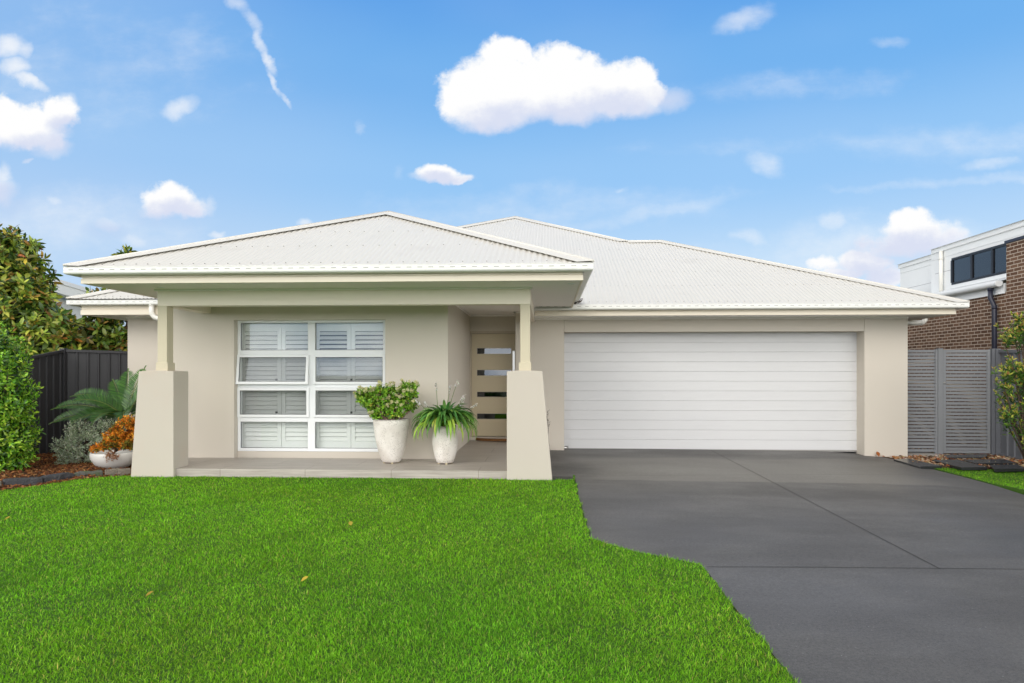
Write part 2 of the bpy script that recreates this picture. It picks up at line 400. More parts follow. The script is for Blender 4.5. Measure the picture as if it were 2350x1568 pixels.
YL = 13.35
XLW = Xat(293, YL)
w = MB(); w.box(XLW, XWL + .02, YL, YL + .24, -.5, SOF + .1); w.box(XLW, XLW + .24, YL + .24, 24, -.5, SOF + .1)
w.box(XWL, XWL + .24, YW + .24, YL, -.4, SOF + .1); w.box(XLW + .24, XGR - .24, 23.76, 24, -.5, SOF)
part('wall', w, M['wall'])
w = MB(); w.box(Xat(1087, YW), Xat(1087, YW) + .006, YW - .003, YW, .012, .075)
vx = atY(1040.5, 1048, YW); w = MB(); w.box(vx.x, vx.x + .007, YW - .003, YW + .01, .015, .075); part('weep_vent', w, M['black'])

# --- porch slab
w = MB(); XPL, XPR = Xat(330, YP + .05), Xat(1263, YP + .4)
w.box(XPL, XC, YP + .06, YW, -.4, 0); w.box(XC, XPR, YP + .06, YG, -.4, -.0005); w.box(XC, XDR, YG, YD, -.4, -.001)
part('porch_slab', w, [M['tile']])

# --- pillars: outer side battered, inner side plumb; timber post and collar on each
def pillar(xb0, xb1, xt0, xt1, post0, post1, col0, col1, base_y, inner):
    Y0, Y1 = YP, YP + .40
    zt = Zat((xt0 + xt1) / 2, 852.5, Y0); zb = -.35
    f = lambda x: Xat(x, Y0)
    ext = lambda a, b: f(a) + (f(a) - f(b)) * (0 - zb) * 0.06
    b0, b1, t0, t1 = f(xb0), f(xb1), f(xt0), f(xt1)
    # continue the batter below ground
    zg = -.085; k = (zb - zg) / (zt - zg)
    bb0 = b0 + (t0 - b0) * k; bb1 = b1 + (t1 - b1) * k
    mb = MB()
    n = 7; top = []
    for Y in (Y0, Y1):
        for i in range(n): u = i / (n - 1); top.append((t0 + (t1 - t0) * u, Y, zt + .012 * (1 - (2 * u - 1) ** 2)))
    bot = []
    for Y in (Y0, Y1):
        for i in range(n): u = i / (n - 1); bot.append((bb0 + (bb1 - bb0) * u, Y, zb))
    fr = list(range(n)); bk = list(range(2 * n - 1, n - 1, -1)); ring = fr + bk
    mb.hexa([bot[i] for i in ring], [top[i] for i in ring])
    p = part('pillar', mb, M['pillar'], bev=.008)
    pf = YP + .115
    pb = MB(); pb.box(Xat(post0, pf), Xat(post1, pf), pf, pf + .165, zt - .01, Zat(800, 700, pf) + .03)
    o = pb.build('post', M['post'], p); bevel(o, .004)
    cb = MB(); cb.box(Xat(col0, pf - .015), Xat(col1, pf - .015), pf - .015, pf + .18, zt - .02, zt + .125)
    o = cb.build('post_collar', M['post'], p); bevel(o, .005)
    return p
pillar(300, 398, 318, 398, 361.5, 383, 357.5, 384.5, 1089, 1)
pillar(1163, 1267, 1163, 1245, 1194, 1216.5, 1190.5, 1219, 1091, 0)
# --- porch beams
YB = YP + .112
bz0, bz1 = Zat(790, 700, YB), SOF + .05
XB0, XB1 = Xat(361.3, YB), Xat(1217, YB)
w = MB(); w.box(XB0, XB1, YB, YB + .17, bz0, bz1); w.box(XB1 - .17, XB1, YB + .17, YG, bz0 + .02, bz1); w.box(XB0, XB0 + .17, YB + .17, YW + .1, bz0 + .0, bz1)
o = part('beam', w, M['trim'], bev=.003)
# --- soffits
PF = 8.60; XFL, XFR = Xat(187, PF), Xat(1337, PF)     # porch fascia
GF = 12.25; XGFR = Xat(2193, GF)                      # garage fascia
w = MB()
w.box(XFL + .02, XFR - .02, PF + .02, YB, SOF, SOF + .012); w.box(XB1, XFR - .02, YB, 12.0, SOF, SOF + .012)
w.box(XFL + .02, XB0, YB, 13.2, SOF, SOF + .012)
w.box(XB0 + .17, XB1 - .17, YB + .17, YD, SOF - .01, SOF + .01)
# beads
w.box(XB0 - .03, XB1 + .03, YB - .028, YB, SOF - .022, SOF); w.box(XB1, XB1 + .028, YB, 12.0, SOF - .022, SOF)
w.box(XC, XDR, YD - .025, YD, SOF - .04, SOF - .01); w.box(XC, XC + .025, YW, YD - .025, SOF - .04, SOF - .01)
w.box(XDR - .025, XDR, YG - .03, YD - .025, SOF - .04, SOF - .01); w.box(XDR - .04, XB1 - .17, YG - .03, YG, SOF - .04, SOF - .01)
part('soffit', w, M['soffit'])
w = MB()
w.box(XB1 + .002, XGFR - .02, GF + .02, YG, GSOF, GSOF + .012); w.box(XGR, XGFR - .02, YG, 24, GSOF, GSOF + .012)
w.box(XB1 + .002, XGR, YG - .03, YG, GSOF - .03, GSOF)
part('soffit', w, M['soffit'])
# --- main roof geometry (front plane shared by garage and main body)
GG = 12.13; GZ = Zat(1700, 697, GG) - .012           # garage gutter line
XGE = Xat(2225, GG)
SL = 0.428
def plane(Y): return GZ + SL * (Y - GG)
def onroof(x, y):
    d = ray(x, y); k = (GZ - SL * GG - CAMZ) / (d.z - SL * d.y); return Vector((d.x * k, d.y * k, CAMZ + d.z * k))
PK = onroof(1183, 499); RL = onroof(1440, 555); RR = onroof(1519, 555)
YRG = (RL.y + RR.y) / 2; RL.y = RR.y = YRG; RL.z = RR.z = plane(YRG)
LG = 12.62; LZ = plane(LG); XLE = Xat(152, LG)       # left wing gutter
print('PK', PK, 'RL', RL, 'RR', RR, 'XGE', XGE, 'GZ', GZ, 'LZ', LZ, Zat(250, 689, LG), 'XLE', XLE)
# porch roof
PG = 8.47; PZ = Zat(750, 608.5, PG); XPE0, XPE1 = Xat(145, PG), Xat(1362, PG)
HX = (XPE0 + XPE1) / 2; HH = (XPE1 - XPE0) / 2
PP = atY(892, 489, PG + HH); SLP = (PP.z - PZ) / HH
print('porch peak', PP, 'hx', HX, 'slope', SLP, 'PZ', PZ, 'XPE', XPE0, XPE1)

def corr(mb, x0, x1, ylo, yhi, zf, pitch=.076, amp=.0062, seg=6):
    n = int((x1 - x0) / pitch * seg); vs = []; fs = []
    for i in range(n + 1):
        x = x0 + (x1 - x0) * i / n; a = amp * math.cos(2 * math.pi * x / pitch); yl, yh = ylo(x), yhi(x)
        vs += [(x, yl, zf(yl) + a), (x, yh, zf(yh) + a)]
    for i in range(n): fs.append((2*i, 2*i+2, 2*i+3, 2*i+1))
    mb.add(vs, fs, 0, True)
def screws(mb, x0, x1, ys, yhi, zf, step=.228, amp=.0062):
    for r, y in enumerate(ys):
        k = int(x0 / .076)
        st = .152 if r == 0 else step
        x = (k + 1) * .076
        while x < x1:
            if y < yhi(x) - .12: mb.box(x - .0065, x + .0065, y - .0065, y + .0065, zf(y) + amp, zf(y) + amp + .008, 1)
            x += st
def cap(A, B, n, wid=.15, lift=.016, roll=True, side=None):
    """ridge / hip flashing: a flange lying on the crests of plane normal n, with a small roll along the ridge"""
    A, B = Vector(A), Vector(B); u = (B - A).normalized()
    n = n.normalized(); p = n.cross(u)
    if p.z > 0: p = -p
    def outer(P, p, n, low):
        q = P + p * wid + n * lift
        if low:
            d = (n * n.z - Vector((0, 0, 1))).normalized(); ud = u if u.z < 0 else -u
            q -= ud * (wid * p.dot(d) / max(.2, ud.dot(d)))
        return q
    lowA, lowB = A.z < B.z - .9, B.z < A.z - .9
    mb = MB(); e = .003
    a0, b0 = A + n * .026, B + n * .026; a1, b1 = outer(A, p, n, lowA), outer(B, p, n, lowB)
    mb.hexa([a0, b0, b1, a1], [q + n * e for q in (a0, b0, b1, a1)])
    if side is not None:
        s = side.normalized(); p2 = s.cross(u)
        if p2.z > 0: p2 = -p2
        a1, b1 = outer(A, p2, s, lowA), outer(B, p2, s, lowB)
        a0, b0 = A + s * .026, B + s * .026
        mb.hexa([a0, b0, b1, a1], [q + s * e for q in (a0, b0, b1, a1)])
    mb.tube([A + Vector((0,0,.024)), B + Vector((0,0,.024))], .019, 8)
    return mb
# main + garage front slope
NF = Vector((0, -SL, 1))
def yhi(x):
    if x < PK.x: return PK.y + (x - PK.x) * (PK.y - LG) / (PK.x - XLE)
    if x < RL.x: return PK.y + (x - PK.x) * (RL.y - PK.y) / (RL.x - PK.x)
    if x < RR.x: return RL.y
    return RR.y + (x - RR.x) * (GG - RR.y) / (XGE - RR.x)
def ylo(x): return GG + .02 if x > XB1 - .1 else LG + .02
mb = MB()
corr(mb, XLE + .02, PK.x, lambda x: LG + .02, yhi, plane)
corr(mb, PK.x, XB1 - .1, lambda x: LG + .02, yhi, plane)
for a, b in ((XB1 - .1, RL.x), (RL.x, RR.x), (RR.x, XGE - .02)): corr(mb, a, b, lambda x: GG + .02, yhi, plane)
screws(mb, XLE + .4, XGE - .3, [GG + .14], yhi, plane)
screws(mb, XFR + .3, XGE - .3, [GG + .14 + .95 * i for i in range(1, 9)], yhi, plane)
screws(mb, XLE + .4, XWL, [LG + .14], yhi, plane)
# other slopes (flat sheet, faces away from the street)
bk = 24.5
mb.poly([(XLE, LG, LZ), (PK.x, PK.y, PK.z), (PK.x, 22.5, PK.z), (XLE, bk, LZ)])
mb.poly([(PK.x, PK.y, PK.z), (RL.x, RL.y, RL.z), (RL.x, 24, RL.z), (PK.x, 22.5, PK.z)])
mb.poly([(RL.x, RL.y, RL.z), (RR.x, RR.y, RR.z), (RR.x, 22.3, RR.z), (RL.x, 24, RL.z)])
mb.poly([(RR.x, RR.y, RR.z), (XGE, GG, GZ), (XGE, bk, GZ), (RR.x, 22.3, RR.z)])
roof = part('roof', mb, [M['roof'], M['screw']]); 
NLs = Vector((-(PK.z - LZ), 0, (PK.x - XLE)))
NRs = Vector((PK.z - RL.z, 0, RL.x - PK.x)); NR2 = Vector((RR.z - GZ, 0, XGE - RR.x))
for A, B, s, nm in (((XLE, LG, LZ), PK, NLs, 'hip_cap'), (PK, RL, NRs, 'hip_cap'), (RL, RR, Vector((0, .3, 1)), 'ridge_cap'), (RR, (XGE, GG, GZ), NR2, 'hip_cap')):
    cap(A, B, NF, side=s).build(nm, M['roof'], roof)
# porch roof
pp = Vector((PP.x, PG + HH, PP.z))
def pz(Y): return PZ - .012 + SLP * (Y - PG)
def pyhi(x): return PG + HH * ((x - XPE0) / (pp.x - XPE0) if x < pp.x else (XPE1 - x) / (XPE1 - pp.x))
mb = MB(); corr(mb, XPE0 + .02, pp.x, lambda x: PG + .02, pyhi, pz); corr(mb, pp.x, XPE1 - .02, lambda x: PG + .02, pyhi, pz)
screws(mb, XPE0 + .3, XPE1 - .3, [PG + .13 + .9 * i for i in range(4)], pyhi, pz)
yr = GG + (pp.z - GZ) / SL
def yv(z): return GG + (z - GZ) / SL
a = Vector((XPE0, PG, PZ)); b = Vector((XPE1, PG, PZ)); r2 = Vector((pp.x, yr + .1, pp.z))
mb.poly([a, pp, r2, (XPE0, yv(PZ) + .1, PZ)]); mb.poly([b, (XPE1, yv(PZ) + .1, PZ), r2, pp])
proof = part('roof', mb, [M['roof'], M['screw']])
NP = Vector((0, -SLP, 1)); dx = XPE1 - pp.x
cap(a, pp, NP, side=Vector((-(pp.z - PZ), 0, pp.x - XPE0))).build('hip_cap', M['roof'], proof)
cap(pp, b, NP, side=Vector((pp.z - PZ, 0, dx))).build('hip_cap', M['roof'], proof)
cap(pp, r2, Vector((pp.z - PZ, 0, dx)), side=Vector((-(pp.z - PZ), 0, pp.x - XPE0))).build('ridge_cap', M['roof'], proof)

# --- gutters (sweep is outward from the fascia) and fascias
def gutter(path, z, slot_runs):
    mb = MB(); k = .12
    prof = [(k, z), (k + .004, z - .006), (k, z - .012), (k, z - .050), (k - .003, z - .054), (k + .002, z - .060), (k + .001, z - .075), (k - .008, z - .088), (k - .024, z - .096), (k - .05, z - .099), (.006, z - .099), (.006, z - .004), (.012, z - .004), (.012, z - .090), (k - .03, z - .090), (k - .008, z - .07), (k - .008, z)]
    mb.sweep(path, prof)
    for (x0, x1, y) in slot_runs:
        x = x0
        while x < x1: mb.box(x, x + .062, y - .0015, y + .004, z - .040, z - .035, 1); x += .137
    return part('gutter', mb, [M['gutter'], M['slot']])
def fascia(path, zb, zt):
    mb = MB(); h = zt - zb
    prof = [(0, zt), (0, zt - .02), (.003, zt - .024), (.003, zb + h * .62), (-.008, zb + h * .60), (-.008, zb + h * .56), (.004, zb + h * .55), (.004, zb + h * .46), (-.008, zb + h * .44), (-.008, zb + h * .39), (.006, zb + h * .38), (.006, zb), (-.022, zb), (-.022, zt)]
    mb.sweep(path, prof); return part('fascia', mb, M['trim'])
po = .12
gutter([(XPE0 + po, 13.6), (XPE0 + po, PG + po), (XPE1 - po, PG + po), (XPE1 - po, 12.75)], PZ + .004, [(XPE0 + .07, XPE1 - .12, PG)])
fascia([(XFL, 13.5), (XFL, PF), (XFR, PF), (XFR, 12.7)], SOF - .006, PZ - .03)
gutter([(XB1 + .006, GG + po), (XGE - po, GG + po), (XGE - po, 24)], GZ + .014, [(XB1 + .08, XGE - .12, GG)])
fascia([(XB1 + .006, GF), (XGFR, GF), (XGFR, 24)], GSOF - .006, GZ - .03)
LGZ = Zat(250, 688.5, LG) + .0
gutter([(XLE + po, 24), (XLE + po, LG + po), (XB0 - .02, LG + po)], LGZ, [(XLE + .07, XB0 - .1, LG)])
LF = LG + .125; XLF = Xat(186, LF); LSOF = Zat(240, 722, LF)
fascia([(XLF, 24), (XLF, LF), (XB0 - .02, LF)], LSOF - .006, LGZ - .03)
w = MB(); w.box(XLF + .02, XWL, LF + .02, YL, LSOF, LSOF + .012); w.box(XLF + .02, XLW, YL, 24, LSOF, LSOF + .012); w.box(XLW - .03, XWL, YL - .03, YL, LSOF - .03, LSOF)
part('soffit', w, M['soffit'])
w = MB(); p0 = Vector((Xat(1322, 12.1), 12.1, GZ + .03))
for i in range(14):
    c = p0 + Vector((random.uniform(-.06, .10), random.uniform(-.1, .1), random.uniform(0, .10)))
    w.obox(c, Vector((random.uniform(.02, .05), random.uniform(-.03, .03), random.uniform(-.02, .03))), (0, .012, .004), (.002, .002, .006))
part('leaf_litter', w, M['bark'])
# downlights
def disc(c, r, mat, name, parent=None):
    mb = MB(); mb.lathe([(0, -.004), (r * .72, -.004), (r * .75, -.008), (r, -.006), (r, 0)], c, 24); return part(name, mb, mat, parent)
for x, y in ((370, 659.5), (1311, 651)): disc(atZ(x, y, SOF), .05, M['white'], 'downlight')
disc(atZ(2030, 725.5, GSOF), .05, M['white'], 'downlight')
# downpipes
w = MB(); a = Vector((XGR - .02, 13.75, Zat(2105, 741, 13.75)))
ex = Xat(2127, 13.75); pts = [a, (ex - .12, 13.75, a.z)]
for i in range(1, 7): t = i / 6 * math.pi / 2; pts.append((ex - .12 + .09 * math.sin(t), 13.75, a.z + .09 * (1 - math.cos(t))))
pts.append((ex - .03, 13.75, GSOF + .02)); w.tube(pts, .047, 16); w.tube([pts[1], (pts[1][0] + .03, 13.75, a.z)], .052, 16)
part('downpipe', w, M['pipe'])
w = MB(); yq = LG + .06; px = Xat(348, yq); zq = LGZ - .09
pts = [(px, yq, zq), (px, yq, zq - .14)]
for i in range(1, 7): t = i / 6 * math.pi / 2; pts.append((px + .12 * (1 - math.cos(t)), yq + .03 * i / 6, zq - .14 - .12 * math.sin(t)))
pts.append((XWL + .02, yq + .06, zq - .27)); w.tube(pts, .047, 16); w.tube([(px, yq, zq), (px, yq, zq - .03)], .053, 16)
part('downpipe', w, M['pipe'])

# --- the big eight-pane window
zy = lambda y: Zat(715, y, YWIN); xw = lambda x: Xat(x, YWIN)
WX0, WX1 = xw(546.3), xw(886.2)
mu0, mu1 = xw(711.4), xw(719.4)
rows = [(741.1, 803.8), (820.3, 873.7), (896.5, 949.0), (968.7, 1029.0)]
rails = [(734.4, 741.1), (803.8, 813.8), (883.0, 890.0), (958.3, 968.7), (1029.0, 1036)]
fr = MB(); d0, d1 = YWIN - .02, YWIN + .07
fr.box(WX0, WX0 + .045, d0, d1, sill_z, zy(734.4)); fr.box(WX1 - .045, WX1, d0, d1, sill_z, zy(734.4))
fr.box(mu0 - .03, mu1 + .03, d0 + .002, d1, sill_z, zy(734.4))
for a, b in rails: 
    for (p, q) in ((WX0 + .045, mu0 - .03), (mu1 + .03, WX1 - .045)): fr.box(p, q, d0 + .004, d1, zy(b), zy(a))
fr.box(ox0 + .001, ox1 - .001, YWIN + .10, YWIN + .12, sill_z + .0, sill_z + .02)
win = part('window', fr, M['white'], bev=.004)
cols = [(xw(552.5), xw(709.0)), (xw(723.0), xw(884.0))]
for ri, (ya, yb) in enumerate(rows):
    for ci, (cx0, cx1) in enumerate(cols):
        z1, z0 = zy(ya), zy(yb)
        if ri in (0, 3):
            g = MB(); gx0, gx1 = (WX0 + .046, mu0 - .031) if ci == 0 else (mu1 + .031, WX1 - .046)
            g.poly([(gx0, YWIN + .02, z0), (gx1, YWIN + .02, z0), (gx1, YWIN + .02, z1), (gx0, YWIN + .02, z1)])
            g.build('pane', M['glass'], win)
            s = MB(); t = .006
            s.box(gx0, gx0 + t, YWIN + .012, YWIN + .019, z0, z1); s.box(gx1 - t, gx1, YWIN + .012, YWIN + .019, z0, z1); s.box(gx0 + t, gx1 - t, YWIN + .012, YWIN + .019, z0, z0 + t); s.box(gx0 + t, gx1 - t, YWIN + .012, YWIN + .019, z1 - t, z1)
            s.build('seal', M['black'], win)
        else:
            # awning sash: own frame and pane, hinged along its top edge
            sx0, sx1 = (xw(547.0), xw(711.0)) if ci == 0 else (xw(720.0), xw(885.5))
            top, bot = zy(ya - 6.3), zy(yb + 8.8); fw = .043; yS = YWIN - .045
            ang = R(7.5) if (ri == 1 and ci == 0) else 0
            def T(p):
                dy, dz = p[1] - yS, p[2] - top
                return (p[0], yS + dy * math.cos(ang) + dz * math.sin(ang), top - dy * math.sin(ang) + dz * math.cos(ang))
            s = MB(); s.box(sx0, sx0 + fw, yS, yS + .035, bot, top); s.box(sx1 - fw, sx1, yS, yS + .035, bot, top)
            s.box(sx0 + fw, sx1 - fw, yS + .001, yS + .035, top - fw, top); s.box(sx0 + fw, sx1 - fw, yS + .001, yS + .035, bot, bot + fw)
            s.v = [T(p) for p in s.v]; o = s.build('sash', M['white'], win); bevel(o, .004)
            g = MB(); g.poly([T((sx0 + fw, yS + .02, bot + fw)), T((sx1 - fw, yS + .02, bot + fw)), T((sx1 - fw, yS + .02, top - fw)), T((sx0 + fw, yS + .02, top - fw))])
            g.build('pane', M['glass'], win)
            q = MB(); t = .006; A0, A1, B0, B1 = sx0 + fw, sx1 - fw, bot + fw, top - fw
            for bx in ((A0, A0 + t, B0, B1), (A1 - t, A1, B0, B1), (A0 + t, A1 - t, B0, B0 + t), (A0 + t, A1 - t, B1 - t, B1)): q.box(bx[0], bx[1], yS + .012, yS + .019, bx[2], bx[3])
            q.v = [T(p) for p in q.v]; q.build('seal', M['black'], win)
            f = MB(); f.poly([(sx0 + .04, YWIN + .05, zy(yb + 3)), (sx1 - .04, YWIN + .05, zy(yb + 3)), (sx1 - .04, YWIN + .05, zy(ya - 3)), (sx0 + .04, YWIN + .05, zy(ya - 3))])
            f.build('flyscreen', M['screen'], win)
            h = MB(); hx = sx0 + (sx1 - sx0) * (.53 if ci == 0 else .52); h.box(hx - .012, hx + .012, YWIN - .004, YWIN + .03, zy(yb), zy(yb) + .03); h.build('latch', M['black'], win)
# plantation shutters behind the glass
YS = YWIN + .13
shx = [(xw(545), xw(638)), (xw(639), xw(717)), (xw(717.5), xw(799.5)), (xw(800.5), xw(886))]
for k, (a, b) in enumerate(shx):
    s = MB(); st = .062; zb, zt = sill_z + .02, zy(739)
    s.box(a, a + st, YS, YS + .03, zb, zt); s.box(b - st, b, YS, YS + .03, zb, zt)
    s.box(a + st, b - st, YS + .001, YS + .03, zt - .14, zt); s.box(a + st, b - st, YS + .001, YS + .03, zb, zb + .13)
    mid = zy(886); s.box(a + st, b - st, YS + .001, YS + .03, mid - .03, mid + .03)
    for lo, hi, upper in ((zb + .13, mid - .03, 0), (mid + .03, zt - .14, 1)):
        n = int(round((hi - lo) / .0695)); p = (hi - lo) / n
        for i in range(n):
            zc = lo + (i + .5) * p; ang = R((36 if k < 2 else 48) if (upper and zc > zy(812)) else (31 if upper else 24))
            hh = .0355; dv = Vector((0, -math.sin(ang) * hh, -math.cos(ang) * hh)); 
            s.obox((0.5 * (a + b), YS + .018, zc), ((b - a) / 2 - st - .002, 0, 0), dv, Vector((0, math.cos(ang), -math.sin(ang))) * .0045)
    s.build('shutter', M['shutter'], win)
w = MB(); w.box(ox0 - .3, ox1 + .3, YW + 2.4, YW + 2.45, -.1, SOF); w.box(ox0 - .35, ox0 - .3, YW + .3, YW + 2.4, -.1, SOF); w.box(ox1 + .3, ox1 + .35, YW + .3, YW + 2.4, -.1, SOF)
w.box(ox0 - .3, ox1 + .3, YW + .3, YW + 2.4, SOF, SOF + .05); w.box(ox0 - .3, ox1 + .3, YW + .3, YW + 2.4, -.1, -.05)
part('room_interior', w, M['curtain'])

# --- front door
YDL = YD + .05
fr = MB(); f0, f1 = Xat(1076, YD), Xat(1081.5, YD); ft = Zat(1130, 760, YD)
fr.box(f0, f1, YD + .004, YD + .12, 0, ft); fr.box(f1, XDR + .05, YD + .004, YD + .12, Zat(1130, 765, YD), ft)
fr.box(f0 - .008, f1 + .004, YD - .006, YD + .004, .0, ft)
part('door_frame', fr, M['frame_br'])
w = MB(); w.box(f0, XDR + .05, YD - .06, YD + .12, 0, Zat(1130, 1002.5, YD)); part('door_step', w, M['pillar'], bev=.004)
d = MB(); x0, x1 = f1 + .004, Xat(1200, YDL); zb, zt = Zat(1130, 1001, YDL), Zat(1130, 766, YDL)
gl = [(799.6, 812.2), (849.5, 862), (899.8, 911), (949.7, 961.7)]; gx0, gx1 = Xat(1095, YDL), Xat(1173, YDL)
d.box(x0, gx0, YDL, YDL + .045, zb, zt); d.box(gx1, x1, YDL, YDL + .045, zb, zt)
zs = [zt] + [v for a, b in gl for v in (Zat(1130, a, YDL), Zat(1130, b, YDL))] + [zb]
for i in range(0, len(zs), 2): d.box(gx0, gx1, YDL, YDL + .045, zs[i + 1], zs[i])
door = part('front_door', d, M['doorpaint'])
for a, b in gl:
    za, zb2 = Zat(1130, a, YDL), Zat(1130, b, YDL)
    g = MB(); g.box(gx0, gx1, YDL + .018, YDL + .024, zb2, za); g.build('glass_strip', M['glass_dark'], door)
    q = MB(); t = .008
    q.box(gx0 - t, gx1 + t, YDL - .006, YDL - .001, za, za + t); q.box(gx0 - t, gx1 + t, YDL - .006, YDL - .001, zb2 - t, zb2); q.box(gx0 - t, gx0, YDL - .006, YDL - .001, zb2, za); q.box(gx1, gx1 + t, YDL - .006, YDL - .001, zb2, za)
    q.build('glazing_bead', M['frame_br'], door)
h = MB(); hx0, hx1 = Xat(1176, YDL - .06), Xat(1182, YDL - .06); h.box(hx0, hx1, YDL - .07, YDL - .05, .55, Zat(1180, 805, YDL - .06))
h.box(hx0 + .01, hx1 - .01, YDL - .05, YDL, .75, .78); h.box(hx0 + .01, hx1 - .01, YDL - .05, YDL, 1.62, 1.65); bevel(h.build('handle', M['steel'], door), .005)
w = MB(); w.box(f0 - .1, XDR + .1, YD + 1.5, YD + 1.55, -.1, 2.4); part('room_interior', w, M['dark'])

# --- garage door of horizontal panels
g = MB(); gz0 = Zat(1640, 1031.5, YGD); gtop = lt + .15; pit = .1855
z = gz0; k = 0
while z < gtop:
    t = min(z + pit - .0052, gtop); e = .0 
    g.box(XOL - .1, XOR + .1, YGD, YGD + .03, z + (.0 if k else .0), t)
    g.box(XOL - .1, XOR + .1, YGD + .007, YGD + .03, t, min(t + .0052, gtop)); z += pit; k += 1
gd = part('garage_door', g, M['roller'], bev=.0025)
s = MB(); s.box(XOL, XOR, YGD - .004, YGD + .03, gz0 - .03, gz0 - .001); s.build('bottom_seal', M['screw'], gd)
b = MB(); c = atY(1299.5, 1026.5, YGD - .002); q = [(0, 0)]
b.lathe([(0, .0), (.04, .0), (.045, .004), (.045, .006)], (0, 0, 0), 20); b.v = [(c.x + v[0], c.y - v[2], c.z + v[1] * .55) for v in b.v]
b.build('badge', M['steel'], gd)
# ================================================================== ground, lawn, drive
def structure(name, mb, mats, kind='structure', label=None): return tag(mb.build(name, mats), label, None, None, kind)
mb = MB(); S = 600
mb.poly([(-S, -S, -.62), (S, -S, -.62), (S, S, -.62), (-S, S, -.62)]); structure('ground', mb, M['ground'])

def surf(poly, zf, step=.35):
    """triangulated sheet over a plan polygon following zf"""
    bm = bmesh.new(); vs = [bm.verts.new((x, y, 0)) for x, y in poly]; bm.faces.new(vs)
    xs = [p[0] for p in poly]; ys = [p[1] for p in poly]
    for ax, lo, hi in ((0, min(xs), max(xs)), (1, min(ys), max(ys))):
        k = lo + step
        while k < hi:
            no = (1, 0, 0) if ax == 0 else (0, 1, 0); co = (k, 0, 0) if ax == 0 else (0, k, 0)
            bmesh.ops.bisect_plane(bm, geom=bm.verts[:] + bm.edges[:] + bm.faces[:], plane_co=co, plane_no=no); k += step
    for v in bm.verts: v.co.z = zf(v.co.x, v.co.y)
    bmesh.ops.recalc_face_normals(bm, faces=bm.faces[:])
    if sum(f.normal.z for f in bm.faces) < 0: bmesh.ops.reverse_faces(bm, faces=bm.faces[:])
    return bm
def sheet(name, poly, zf, mats, depth=0, step=.35, kind='structure'):
    bm = surf(poly, zf, step)
    if depth:
        r = bmesh.ops.extrude_face_region(bm, geom=bm.faces[:]); 
        for v in [g for g in r['geom'] if isinstance(g, bmesh.types.BMVert)]: v.co.z -= depth
        bmesh.ops.recalc_face_normals(bm, faces=bm.faces[:])
    me = bpy.data.meshes.new(name); bm.to_mesh(me); bm.free()
    return tag(link(name, me, mats), kind=kind)

DL = [hit(x, y, drive_z) for x, y in ((1319, 1094), (1321, 1106), (1327, 1136), (1344, 1195), (1357, 1239))]
DL2 = [hit(x, y, drive_z) for x, y in ((1400, 1254), (1480, 1275), (1560, 1290), (1614, 1301), (1628, 1318), (1660, 1360), (1730, 1450), (1830, 1568), (1960, 1725))]
left = [(p.x, p.y) for p in DL + DL2]; lx, ly = left[-1]
DR = [hit(x, y, drive_z) for x, y in ((1984, 1040), (2020, 1048), (2062, 1057), (2120, 1072), (2200, 1092), (2275, 1112), (2350, 1136))]
right = [(p.x, p.y) for p in DR]; d = (right[-1][0] - right[-3][0], right[-1][1] - right[-3][1])
right += [(right[-1][0] + d[0] * .8, right[-1][1] + d[1]), (right[-1][0] + d[0] * 1.2, right[-1][1] - 3), (right[-1][0] + d[0] * 1.2, -6)]
xs0 = XPR + .006
dpoly = [(xs0, DL[0].y + .02), (xs0, YG - .0), (XDR + .26, YG), (XOL, YG), (XOL, YGD + .2), (XOR, YGD + .2), (XOR, YG - .02)] + right + [(lx + .3, -6), (lx + .1, ly - 1.5)] + left[::-1]
sheet('driveway', dpoly, drive_z, M['drive'], .12)
# saw-cut joints
def strip(name, a, b, wdt, mats):
    mb = MB(); n = 30; a, b = Vector((a[0], a[1])), Vector((b[0], b[1])); u = (b - a).normalized(); p = Vector((-u.y, u.x)) * wdt / 2
    for i in range(n):
        s0, s1 = a + (b - a) * (i / n), a + (b - a) * ((i + 1) / n)
        mb.poly([(q.x, q.y, drive_z(q.x, q.y) + .0025) for q in (s0 - p, s1 - p, s1 + p, s0 + p)])
    return structure(name, mb, mats)
j0, j1 = hit(1632, 1034, drive_z), hit(2158, 1306.5, drive_z); strip('driveway_joint', j0, j1, .009, M['joint'])
j0, j1 = hit(1622, 1301.5, drive_z), hit(2350, 1307, drive_z); j1 = j0 + (j1 - j0) * 1.25; strip('driveway_joint', j0, j1, .009, M['joint'])
j0, j1 = hit(1330, 1094, drive_z), hit(2188, 1096, drive_z); strip('driveway_joint', j0, j1, .006, M['joint'])

# lawn outline
edge = [hit(x, y, lawn_z) for x, y in ((302, 1091), (240, 1095), (170, 1102), (100, 1113), (40, 1121), (-20, 1128), (-120, 1136))]
lp = [(p.x, p.y) for p in edge]
GAP = .022
inner = []
er = random.Random(3)
for (xa, ya), (xb, yb) in zip(left, left[1:]):
    k = max(1, int(math.hypot(xb - xa, yb - ya) / .11))
    for i in range(k):
        w_ = er.uniform(-.4, 1.5) if (inner and i) else 1.0
        inner.append((xa + (xb - xa) * i / k - GAP * 1.1 * w_, ya + (yb - ya) * i / k - GAP * .6 * w_))
inner.append((left[-1][0] - GAP, left[-1][1]))
lawn_poly = [(XPL + .0, YP + .055)] + lp + [(-9.5, 7.2), (-9.5, -4), (inner[-1][0], -4)] + inner[::-1] + [(inner[0][0], YP + .055)]
